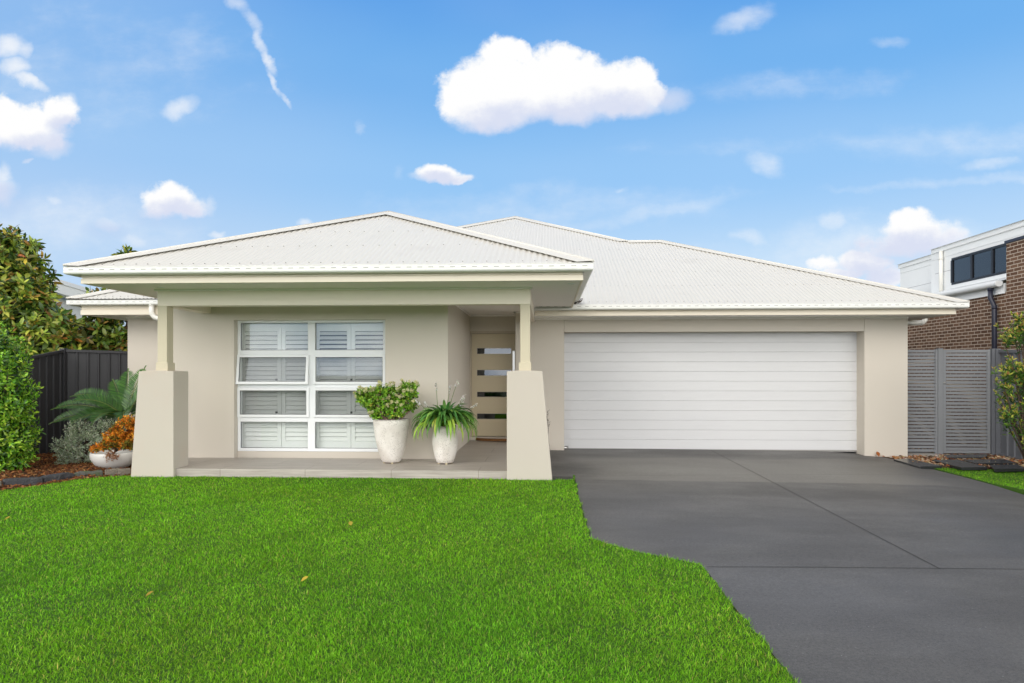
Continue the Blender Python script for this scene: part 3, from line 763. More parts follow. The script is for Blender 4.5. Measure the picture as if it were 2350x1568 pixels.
# keep the pillars and stones clear
sheet('lawn_soil', lawn_poly, lambda x, y: lawn_z(x, y) - .006, M['thatch'], .5)
sheet('soil_strip', [(xs0 - .4, YP - .4)] + [(x - .25, y - .1) for x, y in left] + [(lx - .2, -4), (lx + .2, -4)] + [(x + .05, y - .02) for x, y in left[::-1]], lambda x, y: drive_z(x, y) - .045, M['soil'], .3)
rl = [hit(x, y, drive_z) for x, y in ((2128, 1073.5), (2200, 1077), (2290, 1079.5), (2350, 1081), (2420, 1084))]
rlawn = [(p.x, p.y) for p in rl] + [(8.2, 9.0), (8.2, 4.0)] + [(x + .02, y + .01) for x, y in right[::-1] if y > 3 and x > rl[0].x - .02]
sheet('lawn_soil', rlawn, lambda x, y: drive_z(x, y) + .012, M['thatch'], .4)

# grass blades, finer and denser towards the street
def inside(poly, P):
    x, y = P[:, 0], P[:, 1]; c = np.zeros(len(P), bool); n = len(poly)
    for i in range(n):
        (x1, y1), (x2, y2) = poly[i], poly[(i + 1) % n]
        if y1 == y2: continue
        k = ((y1 > y) != (y2 > y)) & (x < (x2 - x1) * (y - y1) / (y2 - y1) + x1); c ^= k
    return c
def smooth_noise(P, s, seed):
    r = np.random.default_rng(seed); v = np.zeros(len(P))
    for k in range(10):
        a = r.uniform(0, 6.283); f = s * r.uniform(.5, 2.2); v += np.sin(P[:, 0] * f * math.cos(a) + P[:, 1] * f * math.sin(a) + r.uniform(0, 6.28))
    return v / 4.5
def grass(poly, zf, dens, name, label, xr, yr, near=3.0, hgt=.0235):
    A = (xr[1] - xr[0]) * (yr[1] - yr[0]); n = int(A * dens); P = np.column_stack([RNG.uniform(*xr, n), RNG.uniform(*yr, n)])
    dist = np.hypot(P[:, 0], P[:, 1]); dm = np.maximum(dist, near)
    keep = (RNG.random(n) < (near / dm) ** 1.25) & inside(poly, P + RNG.normal(0, .009, (n, 2))); P = P[keep]; dm = dm[keep]; n = len(P)
    z = np.array([zf(a, b) for a, b in P]) - .006
    az = RNG.uniform(0, 2 * math.pi, n); lean = np.abs(RNG.normal(.72, .36, n)); bias = smooth_noise(P, 1.3, 5) * .35
    D = np.column_stack([np.cos(az) * np.sin(lean) + bias * .5, np.sin(az) * np.sin(lean), np.cos(lean)])
    D = unit(D); H = hgt * RNG.lognormal(0, .28, n) * (1 + .15 * smooth_noise(P, 2.5, 9)); W = .0025 * (dm / near) ** .65 * RNG.uniform(.7, 1.3, n)
    S = np.column_stack([-np.sin(az), np.cos(az), np.zeros(n)]); a2 = RNG.uniform(-.9, .9, n)
    S = S * np.cos(a2)[:, None] + np.column_stack([np.cos(az), np.sin(az), np.zeros(n)]) * np.sin(a2)[:, None]
    B = np.column_stack([P, z]); h = H[:, None]; wv = (S * W[:, None] / 2)
    out = np.column_stack([np.cos(az), np.sin(az), -.25 * np.ones(n)])
    mid = B + D * h * .55; tip = mid + unit(D + out * RNG.uniform(.2, .9, n)[:, None]) * h * .5
    V = np.stack([B - wv, B + wv, mid - wv * .85, mid + wv * .85, tip], 1).reshape(-1, 3)
    F = (np.array([(0, 1, 3), (0, 3, 2), (2, 3, 4)])[None] + (np.arange(n) * 5)[:, None, None]).reshape(-1, 3)
    t = tints([(.155, .41, .010), (.21, .51, .014), (.31, .62, .045), (.085, .25, .007), (.50, .53, .11)], [4, 5, 3, 2.0, .6], n, .22)
    g = 1 + .09 * smooth_noise(P, .9, 21) + .08 * smooth_noise(P, 3.3, 22) + .10 * smooth_noise(P, 11, 24); t *= g[:, None]; t[:, 0] *= 1 + .07 * smooth_noise(P, 1.7, 23)
    print(name, n)
    o = np_mesh(name, V, F, M['grass'], tint=np.repeat(np.clip(t, .002, .9), 5, 0), smooth=False)
    return tag(o, label, None, None, 'stuff')
grass(lawn_poly, lawn_z, 22000, 'lawn_grass', 'bright green mown lawn in front of the porch', (-9.0, 4.3), (2.2, 9.6))
grass(rlawn, lambda x, y: drive_z(x, y) + .014, 13000, 'lawn_grass', 'small strip of green lawn right of the driveway', (4.8, 8.2), (5.5, 12.3), 5.0)

# ================================================================== left garden bed
def mulch_z(x, y): return -.125 - .05 * max(0, y - 9.6) * .9 + .012 * math.sin(x * 5 + y * 3)
mpoly = [(p[0], p[1] + .03) for p in lp] + [(-10.2, 7.6), (-10.2, 15.5), (-5.7, 15.5), (-5.7, YP + .1), (XPL + .02, YP + .1)]
sheet('mulch_bed', mpoly, mulch_z, M['mulchbase'], .4)
def chips(poly, zf, n, name, label, box, cols, wts, Ls=(.02, .07), asp=.35):
    P = np.column_stack([RNG.uniform(box[0], box[1], n), RNG.uniform(box[2], box[3], n)]); P = P[inside(poly, P)]; n = len(P)
    z = np.array([zf(a, b) for a, b in P]) + RNG.uniform(0, .022, n); B = np.column_stack([P, z])
    az = RNG.uniform(0, 6.283, n); el = RNG.normal(0, .35, n); D = np.column_stack([np.cos(az) * np.cos(el), np.sin(az) * np.cos(el), np.sin(el)])
    N = unit(np.column_stack([RNG.normal(0, .45, n), RNG.normal(0, .45, n), np.ones(n)])); N = unit(N - D * (N * D).sum(1, keepdims=True)); S = np.cross(D, N)
    L = RNG.uniform(*Ls, n)[:, None] / 2; W = L * asp * RNG.uniform(.5, 1.4, n)[:, None]; T = RNG.uniform(.002, .006, n)[:, None]
    V = np.stack([B + D * L * a * (1 if b > 0 else .8) + S * W * b * (1 if a > 0 else .7) + N * T * c for c in (-1, 1) for a, b in ((-1,-1),(1,-1),(1,1),(-1,1))], 1).reshape(-1, 3)
    F = (np.array([(0,3,2,1),(4,5,6,7),(0,1,5,4),(1,2,6,5),(2,3,7,6),(3,0,4,7)])[None] + (np.arange(n) * 8)[:, None, None]).reshape(-1, 4)
    o = np_mesh(name, V, F, M['chip'], tint=np.repeat(tints(cols, wts, n, .25), 8, 0), smooth=False)
    return tag(o, label, None, None, 'stuff')
chips(mpoly, mulch_z, 16000, 'bark_mulch', 'red brown bark mulch over the left garden bed', (-9.9, -5.7, 8.0, 13.6), [(.22, .085, .03), (.13, .05, .02), (.30, .15, .06), (.06, .03, .018)], [4, 3, 2, 2])
# edging stones, each its own
def stone(name, label, cat, a, b, hz, dep, mat, group, zt, seed):
    r = random.Random(seed); n = 7; mb = MB(); a, b = Vector(a), Vector(b); u = (b - a); p = Vector((-u.y, u.x, 0)).normalized()
    if p.y < 0: p = -p
    ring = []
    bot = []; top = []
    for i in range(n): bot.append(a + u * (i / (n - 1)) - p * r.uniform(0, .012))
    for i in range(n): bot.append(a + u * (1 - i / (n - 1)) + p * (dep + r.uniform(-.02, .02)))
    for q in bot: top.append(Vector((q.x + r.uniform(-.008, .008), q.y + r.uniform(-.008, .012), zt + r.uniform(-.014, .012))))
    bot = [Vector((q.x, q.y, zt - hz)) for q in bot]
    mb.hexa(bot, top); o = mb.build(name, mat); bevel(o, .012, 2); center(o)
    return tag(o, label, cat, group)
SG = 'stones edging the left garden bed'
e = lambda x, y: hit(x, y, lawn_z)
for i, (x0, y0, x1, y1, m, lb) in enumerate(((8, 1116, 98, 1107.5, 'slate', 'long black slate edging stone nearest the glossy hedge shrub'), (101, 1107, 170, 1096.5, 'slate', 'black slate edging stone with a mossy front, second from the hedge shrub'),
        (172, 1096, 236, 1090.5, 'slate_moss', 'grey green mossy edging stone below the white bowl'), (239, 1090, 299, 1086.5, 'slate_tan', 'brown edging stone touching the left porch pillar'), (-70, 1127, 4, 1117.5, 'slate_tan', 'yellowish edging stone cut off by the left picture edge'))):
    a, b = e(x0, y0), e(x1, y1); stone('edging_stone', lb, 'stone', a, b, .3, .13, M[m], SG, (-.045 if i != 3 else -.035), 30 + i)

# ================================================================== left fence
FT = lambda x, y, Y: atY(x, y, Y)
def fence_run(root, a, b, zt0, zt1, zb0, zb1, mats, rib=.19, face=-1, name='panel'):
    """ribbed sheet panel between two plan points with top and bottom rails"""
    a, b = Vector((a[0], a[1], 0)), Vector((b[0], b[1], 0)); u = (b - a); L = u.length; u = u / L; n = Vector((u.y, -u.x, 0)) * face
    Z = lambda s, k: (zb0 + (zb1 - zb0) * s / L) if k == 0 else (zt0 + (zt1 - zt0) * s / L)
    prof = []; s = 0.03
    while s < L - .03:
        for ds, o in ((0, 0), (.135, 0), (.146, .028), (.172, .028), (.183, 0)):
            if s + ds < L - .02: prof.append((s + ds, o))
        s += rib
    prof = [(0, 0)] + prof + [(L, 0)]
    vs = []; fs = []
    for s_, o in prof:
        for k in (0, 1): q = a + u * s_ + n * o; vs.append((q.x, q.y, Z(s_, k) + (.02 if k == 0 else -.02)))
    for i in range(len(prof) - 1): fs.append((2*i, 2*i+2, 2*i+3, 2*i+1))
    mb = MB(); mb.add(vs, fs); mb.build('panel', mats, root)
    for k, nm in ((1, 'top_rail'), (0, 'bottom_rail')):
        h = .055
        z0, z1 = Z(0, k), Z(L, k); sg = -1 if k else 1
        A = [a - n * .012, a + n * .045, b + n * .045, b - n * .012]
        q = MB(); q.hexa([(A[0].x, A[0].y, z0), (A[1].x, A[1].y, z0), (A[2].x, A[2].y, z1), (A[3].x, A[3].y, z1)], [(A[0].x, A[0].y, z0 + sg * h), (A[1].x, A[1].y, z0 + sg * h), (A[2].x, A[2].y, z1 + sg * h), (A[3].x, A[3].y, z1 + sg * h)])
        bevel(q.build(nm, mats, root), .004)
cx, cy = -9.9, 13.5
CP = atY(146, 802, cy); cx = CP.x
p_far = atX(72, 817, cx); p_nb = atX(36, 1062.5, cx)
slope_t = (CP.z - p_far.z) / (cy - p_far.y); zbase = atX(131, 1046, cx).z
fl = thing('steel_fence', 'dark charcoal ribbed steel fence with a corner beside the left garden bed', 'fence', (cx, cy, zbase))
yn = 9.6
fence_run(fl, (cx, yn), (cx, cy - .05), CP.z - slope_t * (cy - yn), CP.z - slope_t * .05, zbase - .02, zbase, M['fence'], face=1)
ret_end = (XLW + .0, 14.35); zr = Zat(293, 808.5, 14.35)
fence_run(fl, (cx + .04, cy + .02), ret_end, CP.z, zr, zbase, zbase, M['fence'], face=1)
q = MB(); q.box(cx - .05, cx + .06, cy - .06, cy + .05, zbase - .3, CP.z + .02); bevel(q.build('post', M['fence'], fl), .006)
q = MB(); q.box(cx - .045, cx + .055, yn - .06, yn + .04, -.7, CP.z - slope_t * (cy - yn) + .02); bevel(q.build('post', M['fence'], fl), .006)
print('fence', cx, cy, zbase, CP.z, 'slope', slope_t, 'ret', ret_end, zr)

# ================================================================== right side: screen, gate, fence, pavers
GY = 13.20; gz = lambda x, y: -.19 - .004 * (13 - y) - .002 * (x - 6)
def gx(x): return Xat(x, GY)
gtopz = Zat(2200, 803, GY); gbot = Zat(2200, 1038, GY)
def slats(mb, x0, x1, y, z0, z1, n):
    p = (z1 - z0) / n
    for i in range(n): mb.box(x0, x1, y, y + .018, z0 + i * p + .005, z0 + (i + 1) * p - .012)
scr = thing('slat_screen', 'fixed grey horizontal slat screen against the garage wall, left of the gate', 'screen', ((XGR + gx(2147)) / 2, GY, gz(6.7, GY)))
XS1 = gx(2147)
m = MB(); slats(m, XGR + .004, XS1 - .012, GY, gbot, gtopz - .05, 29); m.build('slat_panel', M['gate'], scr)
m = MB(); m.box(XGR + .004, XS1, GY - .006, GY + .03, gtopz - .05, gtopz); bevel(m.build('top_rail', M['gate'], scr), .003)
m = MB(); m.box(XS1 - .012, XS1 + .03, GY - .02, GY + .04, gz(7, GY) - .2, gtopz + .01); bevel(m.build('post', M['gate'], scr), .004)
XGA, XGB = gx(2163.5), gx(2272)
ps = thing('gate_post', 'wide grey steel post between the slat screen and the gate', 'post', ((XS1 + XGA) / 2, GY, gz(7, GY)))
m = MB(); m.box(XS1 + .034, XGA - .008, GY - .03, GY + .05, gz(7, GY) - .2, gtopz + .02); bevel(m.build('post_body', M['gate'], ps), .005)
m = MB(); m.box(XS1 + .030, XGA - .004, GY - .034, GY + .054, gtopz + .02, gtopz + .028); m.build('post_cap', M['gate'], ps)
gt = thing('side_gate', 'grey slatted side gate in a steel frame beside the boundary fence', 'gate', ((XGA + XGB) / 2, GY, gz(7.6, GY)))
fw = .055; z0, z1 = gbot - .02, gtopz
m = MB(); m.box(XGA, XGA + fw, GY - .015, GY + .03, z0, z1); m.box(XGB - fw, XGB, GY - .015, GY + .03, z0, z1); m.box(XGA + fw, XGB - fw, GY - .014, GY + .03, z0, z0 + fw); m.box(XGA + fw, XGB - fw, GY - .014, GY + .03, z1 - fw, z1)
bevel(m.build('frame', M['gate'], gt), .004)
m = MB(); slats(m, XGA + fw + .004, XGB - fw - .004, GY, z0 + fw, z1 - fw, 28); m.build('slat_panel', M['gate'], gt)
m = MB(); lc = atY(2168, 879, GY - .03); m.lathe([(0, -.012), (.014, -.012), (.014, .008), (.006, .008), (.006, .02), (0, .02)], (lc.x, lc.y, lc.z), 12); m.box(lc.x - .03, lc.x + .01, GY - .03, GY - .016, lc.z - .008, lc.z + .008); m.build('latch', M['steel'], gt)
fr_ = thing('steel_fence', 'mid grey ribbed steel boundary fence running forward behind the right shrub', 'fence', (gx(2288), GY, -.2))
XF = gx(2293)
m = MB(); m.box(XGB + .012, XGB + .075, GY - .04, GY + .06, -.5, gtopz + .02); bevel(m.build('post', M['fence2'], fr_), .005)
m = MB(); m.box(XGB + .082, XF, GY - .05, GY + .06, -.5, gtopz + .02); bevel(m.build('post', M['fence2'], fr_), .005)
fence_run(fr_, (XF, GY - .05), (XF + .05, 8.0), gtopz, gtopz - .25, -.22, -.30, M['fence2'], face=1)
m = MB(); m.box(XF - .0, XF + .06, 8.2, GY - .06, -.6, -.225); m.build('plinth', M['bark'], fr_)

gpoly = [(XOR + .05, YG - .001)] + [(x + .015, y + .01) for x, y in right[1:4]] + [(rl[1].x, rl[1].y + .02), (rl[2].x, rl[2].y + .02), (rl[3].x, rl[3].y), (XF + .3, rl[3].y - .2), (XF + .3, 18), (XGR - .1, 18), (XGR - .1, YG - .001)]
sheet('gravel_bed', gpoly, lambda x, y: gz(x, y) - .012, M['mulchbase'], .3)
chips(gpoly, lambda x, y: gz(x, y) - .012, 5200, 'gravel_and_leaves', 'tan gravel and fallen brown leaves around the wet pavers', (5.5, 8.8, 10.5, 14.2), [(.42, .30, .19), (.30, .16, .07), (.5, .42, .33), (.34, .11, .04), (.10, .05, .03)], [3.5, 3, 1.5, 2, 1.5], (.02, .06), .7)
PG_ = 'wet stepping pavers by the gate'
for pts, lb in ((((2051, 1054), (2086, 1052.4), (2163, 1069.5), (2112, 1071)), 'long wet dark paver lying against the driveway edge'),
        (((2139, 1055.8), (2198, 1054.6), (2266, 1072), (2208, 1073)), 'wet dark paver in the middle of the stepping path'),
        (((2208, 1055), (2306, 1053.6), (2336, 1063), (2240, 1063.4)), 'broad wet dark paver behind the lawn strip, close to the right fence'),
        (((2272, 1067), (2333, 1065.6), (2356, 1075), (2282, 1076.4)), 'wet dark paver partly cut by the right picture edge'),
        (((2165, 1043.5), (2268, 1042.5), (2262, 1050), (2174, 1050.4)), 'dark paver directly in front of the gate')):
    P = [atZ(x, y, gz(7, 12) + .022) for x, y in pts]; mb = MB(); mb.prism(P[::-1], .05); o = mb.build('stepping_paver', M['paver']); bevel(o, .005); tag(center(o), lb, 'paver', PG_)
mb = MB(); mb.box(XGR + .01, XS1 - .03, GY - .22, GY + .25, -.3, gz(6.6, GY) + .018); o = mb.build('concrete_pad', M['conc']); bevel(o, .006); tag(center(o), 'small grey concrete pad under the fixed slat screen', 'paving slab')
# strip of rough concrete beside the right pillar is the slab's own edge; fallen leaves
def fallen(p, L, W, az, col, lb, up=.3):
    D = np.array([[math.cos(az), math.sin(az), up]]); V, F = leaf_geo([p], D, [[-.1, -.3, 1]], L, W, .5, -.25)
    o = np_mesh('fallen_leaf', V, F, M['leaf_matte'], tint=np.tile(np.array(col), (8, 1))); tag(center(o), lb, 'leaf')
lf = lambda x, y: tuple(hit(x, y, lawn_z) + Vector((0, 0, .030)))
fallen(lf(690, 1345), .06, .045, .4, (.55, .42, .05), 'yellow fallen leaf in the middle of the lawn')
fallen(lf(333, 1380), .055, .035, .6, (.36, .25, .04), 'tan fallen leaf on the lawn towards the left front')
fallen(lf(806, 1214), .06, .045, 2, (.42, .34, .05), 'small yellow brown fallen leaf on the lawn below the round pot')
fallen(lf(8, 1202), .07, .05, .2, (.5, .36, .04), 'yellow fallen leaf on the lawn at the left picture edge')
c = hit(2019, 1050, drive_z); fallen((c.x, c.y + .03, c.z + .01), .10, .075, 1.9, (.34, .11, .03), 'rust brown fallen leaf upright at the foot of the garage wall', 1.2)

# doormat: half round coir
mt = MB(); mc = atZ(1148, 1010, 0); w0 = mc.x - atZ(1086, 1010, 0).x; ring = []
for i in range(25): t = math.pi + math.pi * i / 24; ring.append((mc.x + w0 * math.cos(t), mc.y + .06 + .38 * math.sin(t), 0))
tp = [(x, y, .03) for x, y, z in ring]; mt.hexa([(x, y, .001) for x, y, z in ring], tp)
dm = thing('doormat', 'half round brown coir doormat in front of the entry door', 'doormat', (mc.x, mc.y, 0))
bevel(mt.build('mat_body', M['mat'], dm), .012)
q = MB(); q.tube([(x + (mc.x - x) * .06, y + (mc.y - y) * .06, .032) for x, y, z in ring], .022, 8); q.build('braided_rim', M['mat'], dm)
# ================================================================== neighbour on the right (long side wall runs back along Y)
nb = thing('neighbour_house', 'two storey neighbouring house of brown brick with white clad upper floor', 'house', (10.4, 16, -.2))
def npart(name, mb, mats, parent=None, bev=0):
    o = mb.build(name, mats, parent or nb)
    if bev: bevel(o, bev)
    return o
NX = 10.3                                        # brick wall face
UX = 11.0                                        # upper storey face
g1, g0 = atX(2310, 645, NX - .12), atX(2133, 673.5, NX - .12)
zg = (g1.z + g0.z) / 2; print('nb gutter', g0, g1)
yA = atX(2310, 700, NX).y                        # where the taller brick pier starts
w = MB(); w.box(NX, NX + .25, 12.0, 24, -.6, zg - .26); npart('wall', w, M['brick'])
PXX = NX - .03
ptop = atX(2316, 558, PXX); py1 = atX(2309.5, 700, PXX).y
w = MB(); w.box(PXX, PXX + .8, 9.0, py1, -.6, ptop.z); npart('wall', w, M['brick'])
w = MB(); w.box(PXX - .03, PXX + .83, 9.0, py1 + .03, ptop.z, ptop.z + .07); npart('parapet_cap', w, M['dpipe'], bev=.006)
gy = py1 + .10
w = MB(); w.box(NX - .02, NX + .02, gy - .02, 24, zg - .28, zg - .06); w.box(NX - .026, NX - .02, gy - .02, 24, zg - .28, zg - .22); w.box(NX - .05, NX + .25, gy - .02, 24, zg - .292, zg - .28); npart('fascia', w, M['clad'])
w = MB(); pr = [(.10 + .07 * math.cos(t), zg - .075 + .075 * math.sin(t)) for t in [math.pi * i / 8 * 1.0 + math.pi * 1.0 for i in range(9)]]
prof = [(.02, zg - .02)] + [(.105 + .085 * math.cos(t), zg - .06 + .075 * math.sin(t)) for t in [math.pi + math.pi * 1.35 * i / 12 for i in range(13)]]
w.sweep([(NX - .02, 24), (NX - .02, gy)], prof, smooth=False); npart('gutter', w, M['clad'])
w = MB(); w.poly([(NX - .1, gy, zg - .01), (UX + .05, gy, zg + .22), (UX + .05, 24, zg + .22), (NX - .1, 24, zg - .01)]); npart('roof', w, M['clad'])
# downpipe
dp = atX(2282, 730, NX - .09); top = atX(2273, 655, NX - .12)
w = MB(); w.tube([(top.x, top.y, zg - .14), (top.x, top.y, zg - .36), (dp.x, dp.y, zg - .55), (dp.x, dp.y, -.4)], .052, 14); w.tube([(top.x, top.y, zg - .13), (top.x, top.y, zg - .19)], .062, 14); w.tube([(dp.x, dp.y, zg - .56), (dp.x, dp.y, zg - .62)], .058, 14)
npart('downpipe', w, M['dpipe'])
# upper storey: near block higher, far block lower
ue = atX(2137, 590, UX); u0 = atX(2131, 574.5, UX - .12); u1 = atX(2350, 503, UX - .12); uz = (u0.z + u1.z) / 2; print('upper', u0, u1, ue)
w = MB(); w.box(UX, UX + 6, 8.5, ue.y, zg - .3, uz - .10); npart('wall', w, M['clad'])
w = MB(); w.sweep([(UX, u0.y), (UX, 8.0)][::-1], [(-.05, uz - .12), (.12, uz - .12), (.14, uz - .06), (.14, uz), (.12, uz + .01), (-.05, uz + .01)]); npart('gutter', w, M['clad'])
w = MB(); w.box(UX - .012, UX, 8.5, ue.y - .02, uz - .30, uz - .12); npart('fascia', w, M['clad'])
w = MB(); w.poly([(UX - .1, 8, uz), (UX + 6.2, 8, uz + .3), (UX + 6.2, u0.y, uz + .3), (UX - .1, u0.y, uz)]); npart('roof', w, M['clad'])
UX2 = UX + .25
fe = atX(2066, 630, UX2); f0 = atX(2056, 608, UX2 - .12); f1 = atX(2132, 585.5, UX2 - .12); fz = (f0.z + f1.z) / 2
w = MB(); w.box(UX2, UX2 + 5, ue.y, fe.y, zg - .4, fz - .1); npart('wall', w, M['clad'])
w = MB(); w.sweep([(UX2, ue.y - .05), (UX2, f0.y)], [(-.05, fz - .12), (.12, fz - .12), (.14, fz - .06), (.14, fz), (.12, fz + .01), (-.05, fz + .01)]); npart('gutter', w, M['clad'])
w = MB(); w.box(UX2 - .012, UX2, ue.y, fe.y - .02, fz - .28, fz - .12); npart('fascia', w, M['clad'])
w = MB(); w.poly([(UX2 - .1, ue.y, fz), (UX2 + 5, ue.y, fz + .3), (UX2 + 5, f0.y, fz + .3), (UX2 - .1, f0.y, fz)]); npart('roof', w, M['clad'])
# cladding joints
w = MB()
z2d = lambda zx, zy_: ((2200 + zx / 2.178) * .91797, (520 + zy_ / 2.178) * .91797)
def jv(zx, za, zb, X):
    y = atX(*z2d(zx, (za + zb) / 2), X).y; a = atX(*z2d(zx, za), X).z; b = atX(*z2d(zx, zb), X).z; w.box(X - .003, X, y - .006, y + .006, b, a)
def jh(zx0, zx1, zy_, X):
    p, q = atX(*z2d(zx0, zy_[0]), X), atX(*z2d(zx1, zy_[1]), X); z = (p.z + q.z) / 2; w = MB(); w.box(X - .003, X, min(p.y, q.y), max(p.y, q.y), z - .006, z + .006); npart('cladding_joint', w, M['clad_joint'])
jv(395, 225, 270, UX); jv(620, 155, 210, UX); jh(300, 395, (358, 338), UX); jv(137, 335, 440, UX2); jh(137, 295, (440, 405), UX2)
p = atX(*z2d(332, 240), UX - .07); w = MB(); w.tube([(UX - .07, p.y, uz - .12), (UX - .07, p.y, zg + .1)], .05, 12); w.tube([(UX - .07, p.y, uz - .3), (UX - .07, p.y, uz - .36)], .056, 12); npart('downpipe', w, M['pipe'])
# strip window
a = atX(*z2d(397, 273), UX); zb = (atX(*z2d(397, 420), UX).z + atX(*z2d(690, 357), UX).z) / 2; zt = (a.z + atX(*z2d(740, 180), UX).z) / 2
yb_, ya_ = a.y, atX(*z2d(745, 250), UX).y
ms = [yb_] + [atX(*z2d(x, 300), UX).y for x in (505, 618)] + [ya_]
w = MB(); t = .06
w.box(UX - .04, UX + .02, ya_, yb_, zt - t, zt); w.box(UX - .04, UX + .02, ya_, yb_, zb, zb + t)
for y in ms: w.box(UX - .042, UX + .02, y - .035, y + .035, zb + t, zt - t)
wn = npart('window', w, M['bframe'])
for i in range(3):
    g = MB(); g.box(UX - .012, UX - .006, ms[i + 1] + .035, ms[i] - .035, zb + t, zt - t); g.build('pane', M['glass_dark'], wn)
    c = MB(); c.box(UX - .005, UX - .002, ms[i] - .16, ms[i] - .035, zb + t, zt - t); c.build('blind', M['curtain'], wn)
w = MB(); w.box(UX - .03, UX, ya_, yb_ + .0, zb - .10, zb); npart('window_sill', w, M['clad'])
# ------------------------------------------------------------------ neighbour on the left, mostly hidden by magnolias
n2 = thing('neighbour_house', 'white neighbouring house with a raked white roof edge behind the magnolias', 'house', (-15, 22, -.3))
NX2 = -14.0
a, b = atX(138, 641, NX2), atX(236, 671, NX2)
d = b - a; a = a - d * 1.2; b = b + d * .4
w = MB(); z1, z2 = a.z - .45, b.z - .45
w.hexa([(NX2 - 5, a.y, -.6), (NX2 - .5, a.y, -.6), (NX2 - .5, b.y, -.6), (NX2 - 5, b.y, -.6)], [(NX2 - 5, a.y, z1), (NX2 - .5, a.y, z1), (NX2 - .5, b.y, z2), (NX2 - 5, b.y, z2)])
w.build('wall', M['clad'], n2)
w = MB(); w.hexa([(NX2 - 5.5, a.y - .3, a.z - .12), (NX2, a.y - .3, a.z - .12), (NX2, b.y, b.z - .12), (NX2 - 5.5, b.y, b.z - .12)], [(NX2 - 5.5, a.y - .3, a.z), (NX2, a.y - .3, a.z), (NX2, b.y, b.z), (NX2 - 5.5, b.y, b.z)])
w.build('roof', M['clad'], n2)
w = MB(); w.hexa([(NX2 - .4, a.y, a.z - .40), (NX2 - .03, a.y, a.z - .40), (NX2 - .03, b.y, b.z - .40), (NX2 - .4, b.y, b.z - .40)], [(NX2 - .4, a.y, a.z - .13), (NX2 - .03, a.y, a.z - .13), (NX2 - .03, b.y, b.z - .13), (NX2 - .4, b.y, b.z - .13)])
w.build('fascia', M['gutter'], n2)
# ================================================================== planting
def lobes_shoots(lobes, n, shell=(.6, 1.0), up=.35, out=1.0, zmin=None, jit=.35):
    """shoot tips scattered through the outer shell of several ellipsoids, pointing outwards and up"""
    lobes = np.array(lobes, float); vol = (lobes[:, 3] * lobes[:, 4] * lobes[:, 5]) ** .667
    i = RNG.choice(len(lobes), n, p=vol / vol.sum()); c = lobes[i, :3]; r = lobes[i, 3:6]
    d = unit(RNG.normal(0, 1, (n, 3))); k = RNG.uniform(shell[0], shell[1], n)[:, None] ** .7
    P = c + d * r * k; D = unit(d / r * r.mean(1, keepdims=True) * out + np.array([0, 0, up]) + RNG.normal(0, jit, (n, 3)))
    # drop tips buried deep inside another lobe
    keep = np.ones(n, bool)
    for L in lobes: keep &= ~((((P - L[:3]) / L[3:6]) ** 2).sum(1) < shell[0] ** 2 * .55)
    if zmin is not None: keep &= P[:, 2] > zmin
    return P[keep], D[keep]
def whorls(P, D, k, L, W, cols, wts, axis=.10, ang=(35, 80), fold=.25, curl=.18, wide=(.9, .85), jit=.18, shoot_tint=None, Lj=.22):
    n = len(P); D = unit(D); a = np.cross(D, np.where(np.abs(D[:, 2:3]) > .9, [[1, 0, 0]], [[0, 0, 1]])); a = unit(a); b = np.cross(D, a)
    t0 = RNG.uniform(0, 6.283, n); Ps, Ds, Ns, Ls, st = [], [], [], [], []
    for j in range(k):
        t = t0 + j * 2.399 + RNG.normal(0, .25, n); f = j / max(1, k - 1)
        e = np.radians(ang[0] + (ang[1] - ang[0]) * f + RNG.normal(0, 9, n)); rad = a * np.cos(t)[:, None] + b * np.sin(t)[:, None]
        Ps.append(P - D * axis * f); Ds.append(D * np.cos(e)[:, None] + rad * np.sin(e)[:, None]); Ns.append(D * np.sin(e)[:, None] - rad * np.cos(e)[:, None] + RNG.normal(0, .2, (n, 3)))
        Ls.append(L * (.72 + .28 * f) * np.clip(RNG.normal(1, Lj, n), .5, 1.6)); st.append(np.arange(n))
    Ps, Ds, Ns = map(np.concatenate, (Ps, Ds, Ns)); Ls = np.concatenate(Ls); st = np.concatenate(st)
    V, F = leaf_geo(Ps, Ds, Ns, Ls, Ls * (W / L), fold, curl, wide); t = tints(cols, wts, len(Ps), jit)
    if shoot_tint is not None: t = t * shoot_tint[st]
    return V, F, np.repeat(np.clip(t, .002, .95), 8, 0)
def merge(parts):
    Vs, Fs, Ts, o = [], [], [], 0
    for V, F, t in parts: Vs.append(V); Fs.append(F + o); Ts.append(t); o += len(V)
    return np.concatenate(Vs), np.concatenate(Fs), np.concatenate(Ts)
def foliage(root, parts, mat, name='crown'):
    V, F, T = merge(parts); return np_mesh(name, V, F, mat, root, T)
def limb_path(a, b, sag=.15, n=5):
    a, b = Vector(a), Vector(b); m = (a + b) / 2 + Vector((random.uniform(-.1, .1), random.uniform(-.1, .1), sag)) * (b - a).length * .6
    return [a * (1 - t) ** 2 + m * 2 * t * (1 - t) + b * t * t for t in [i / n for i in range(n + 1)]]
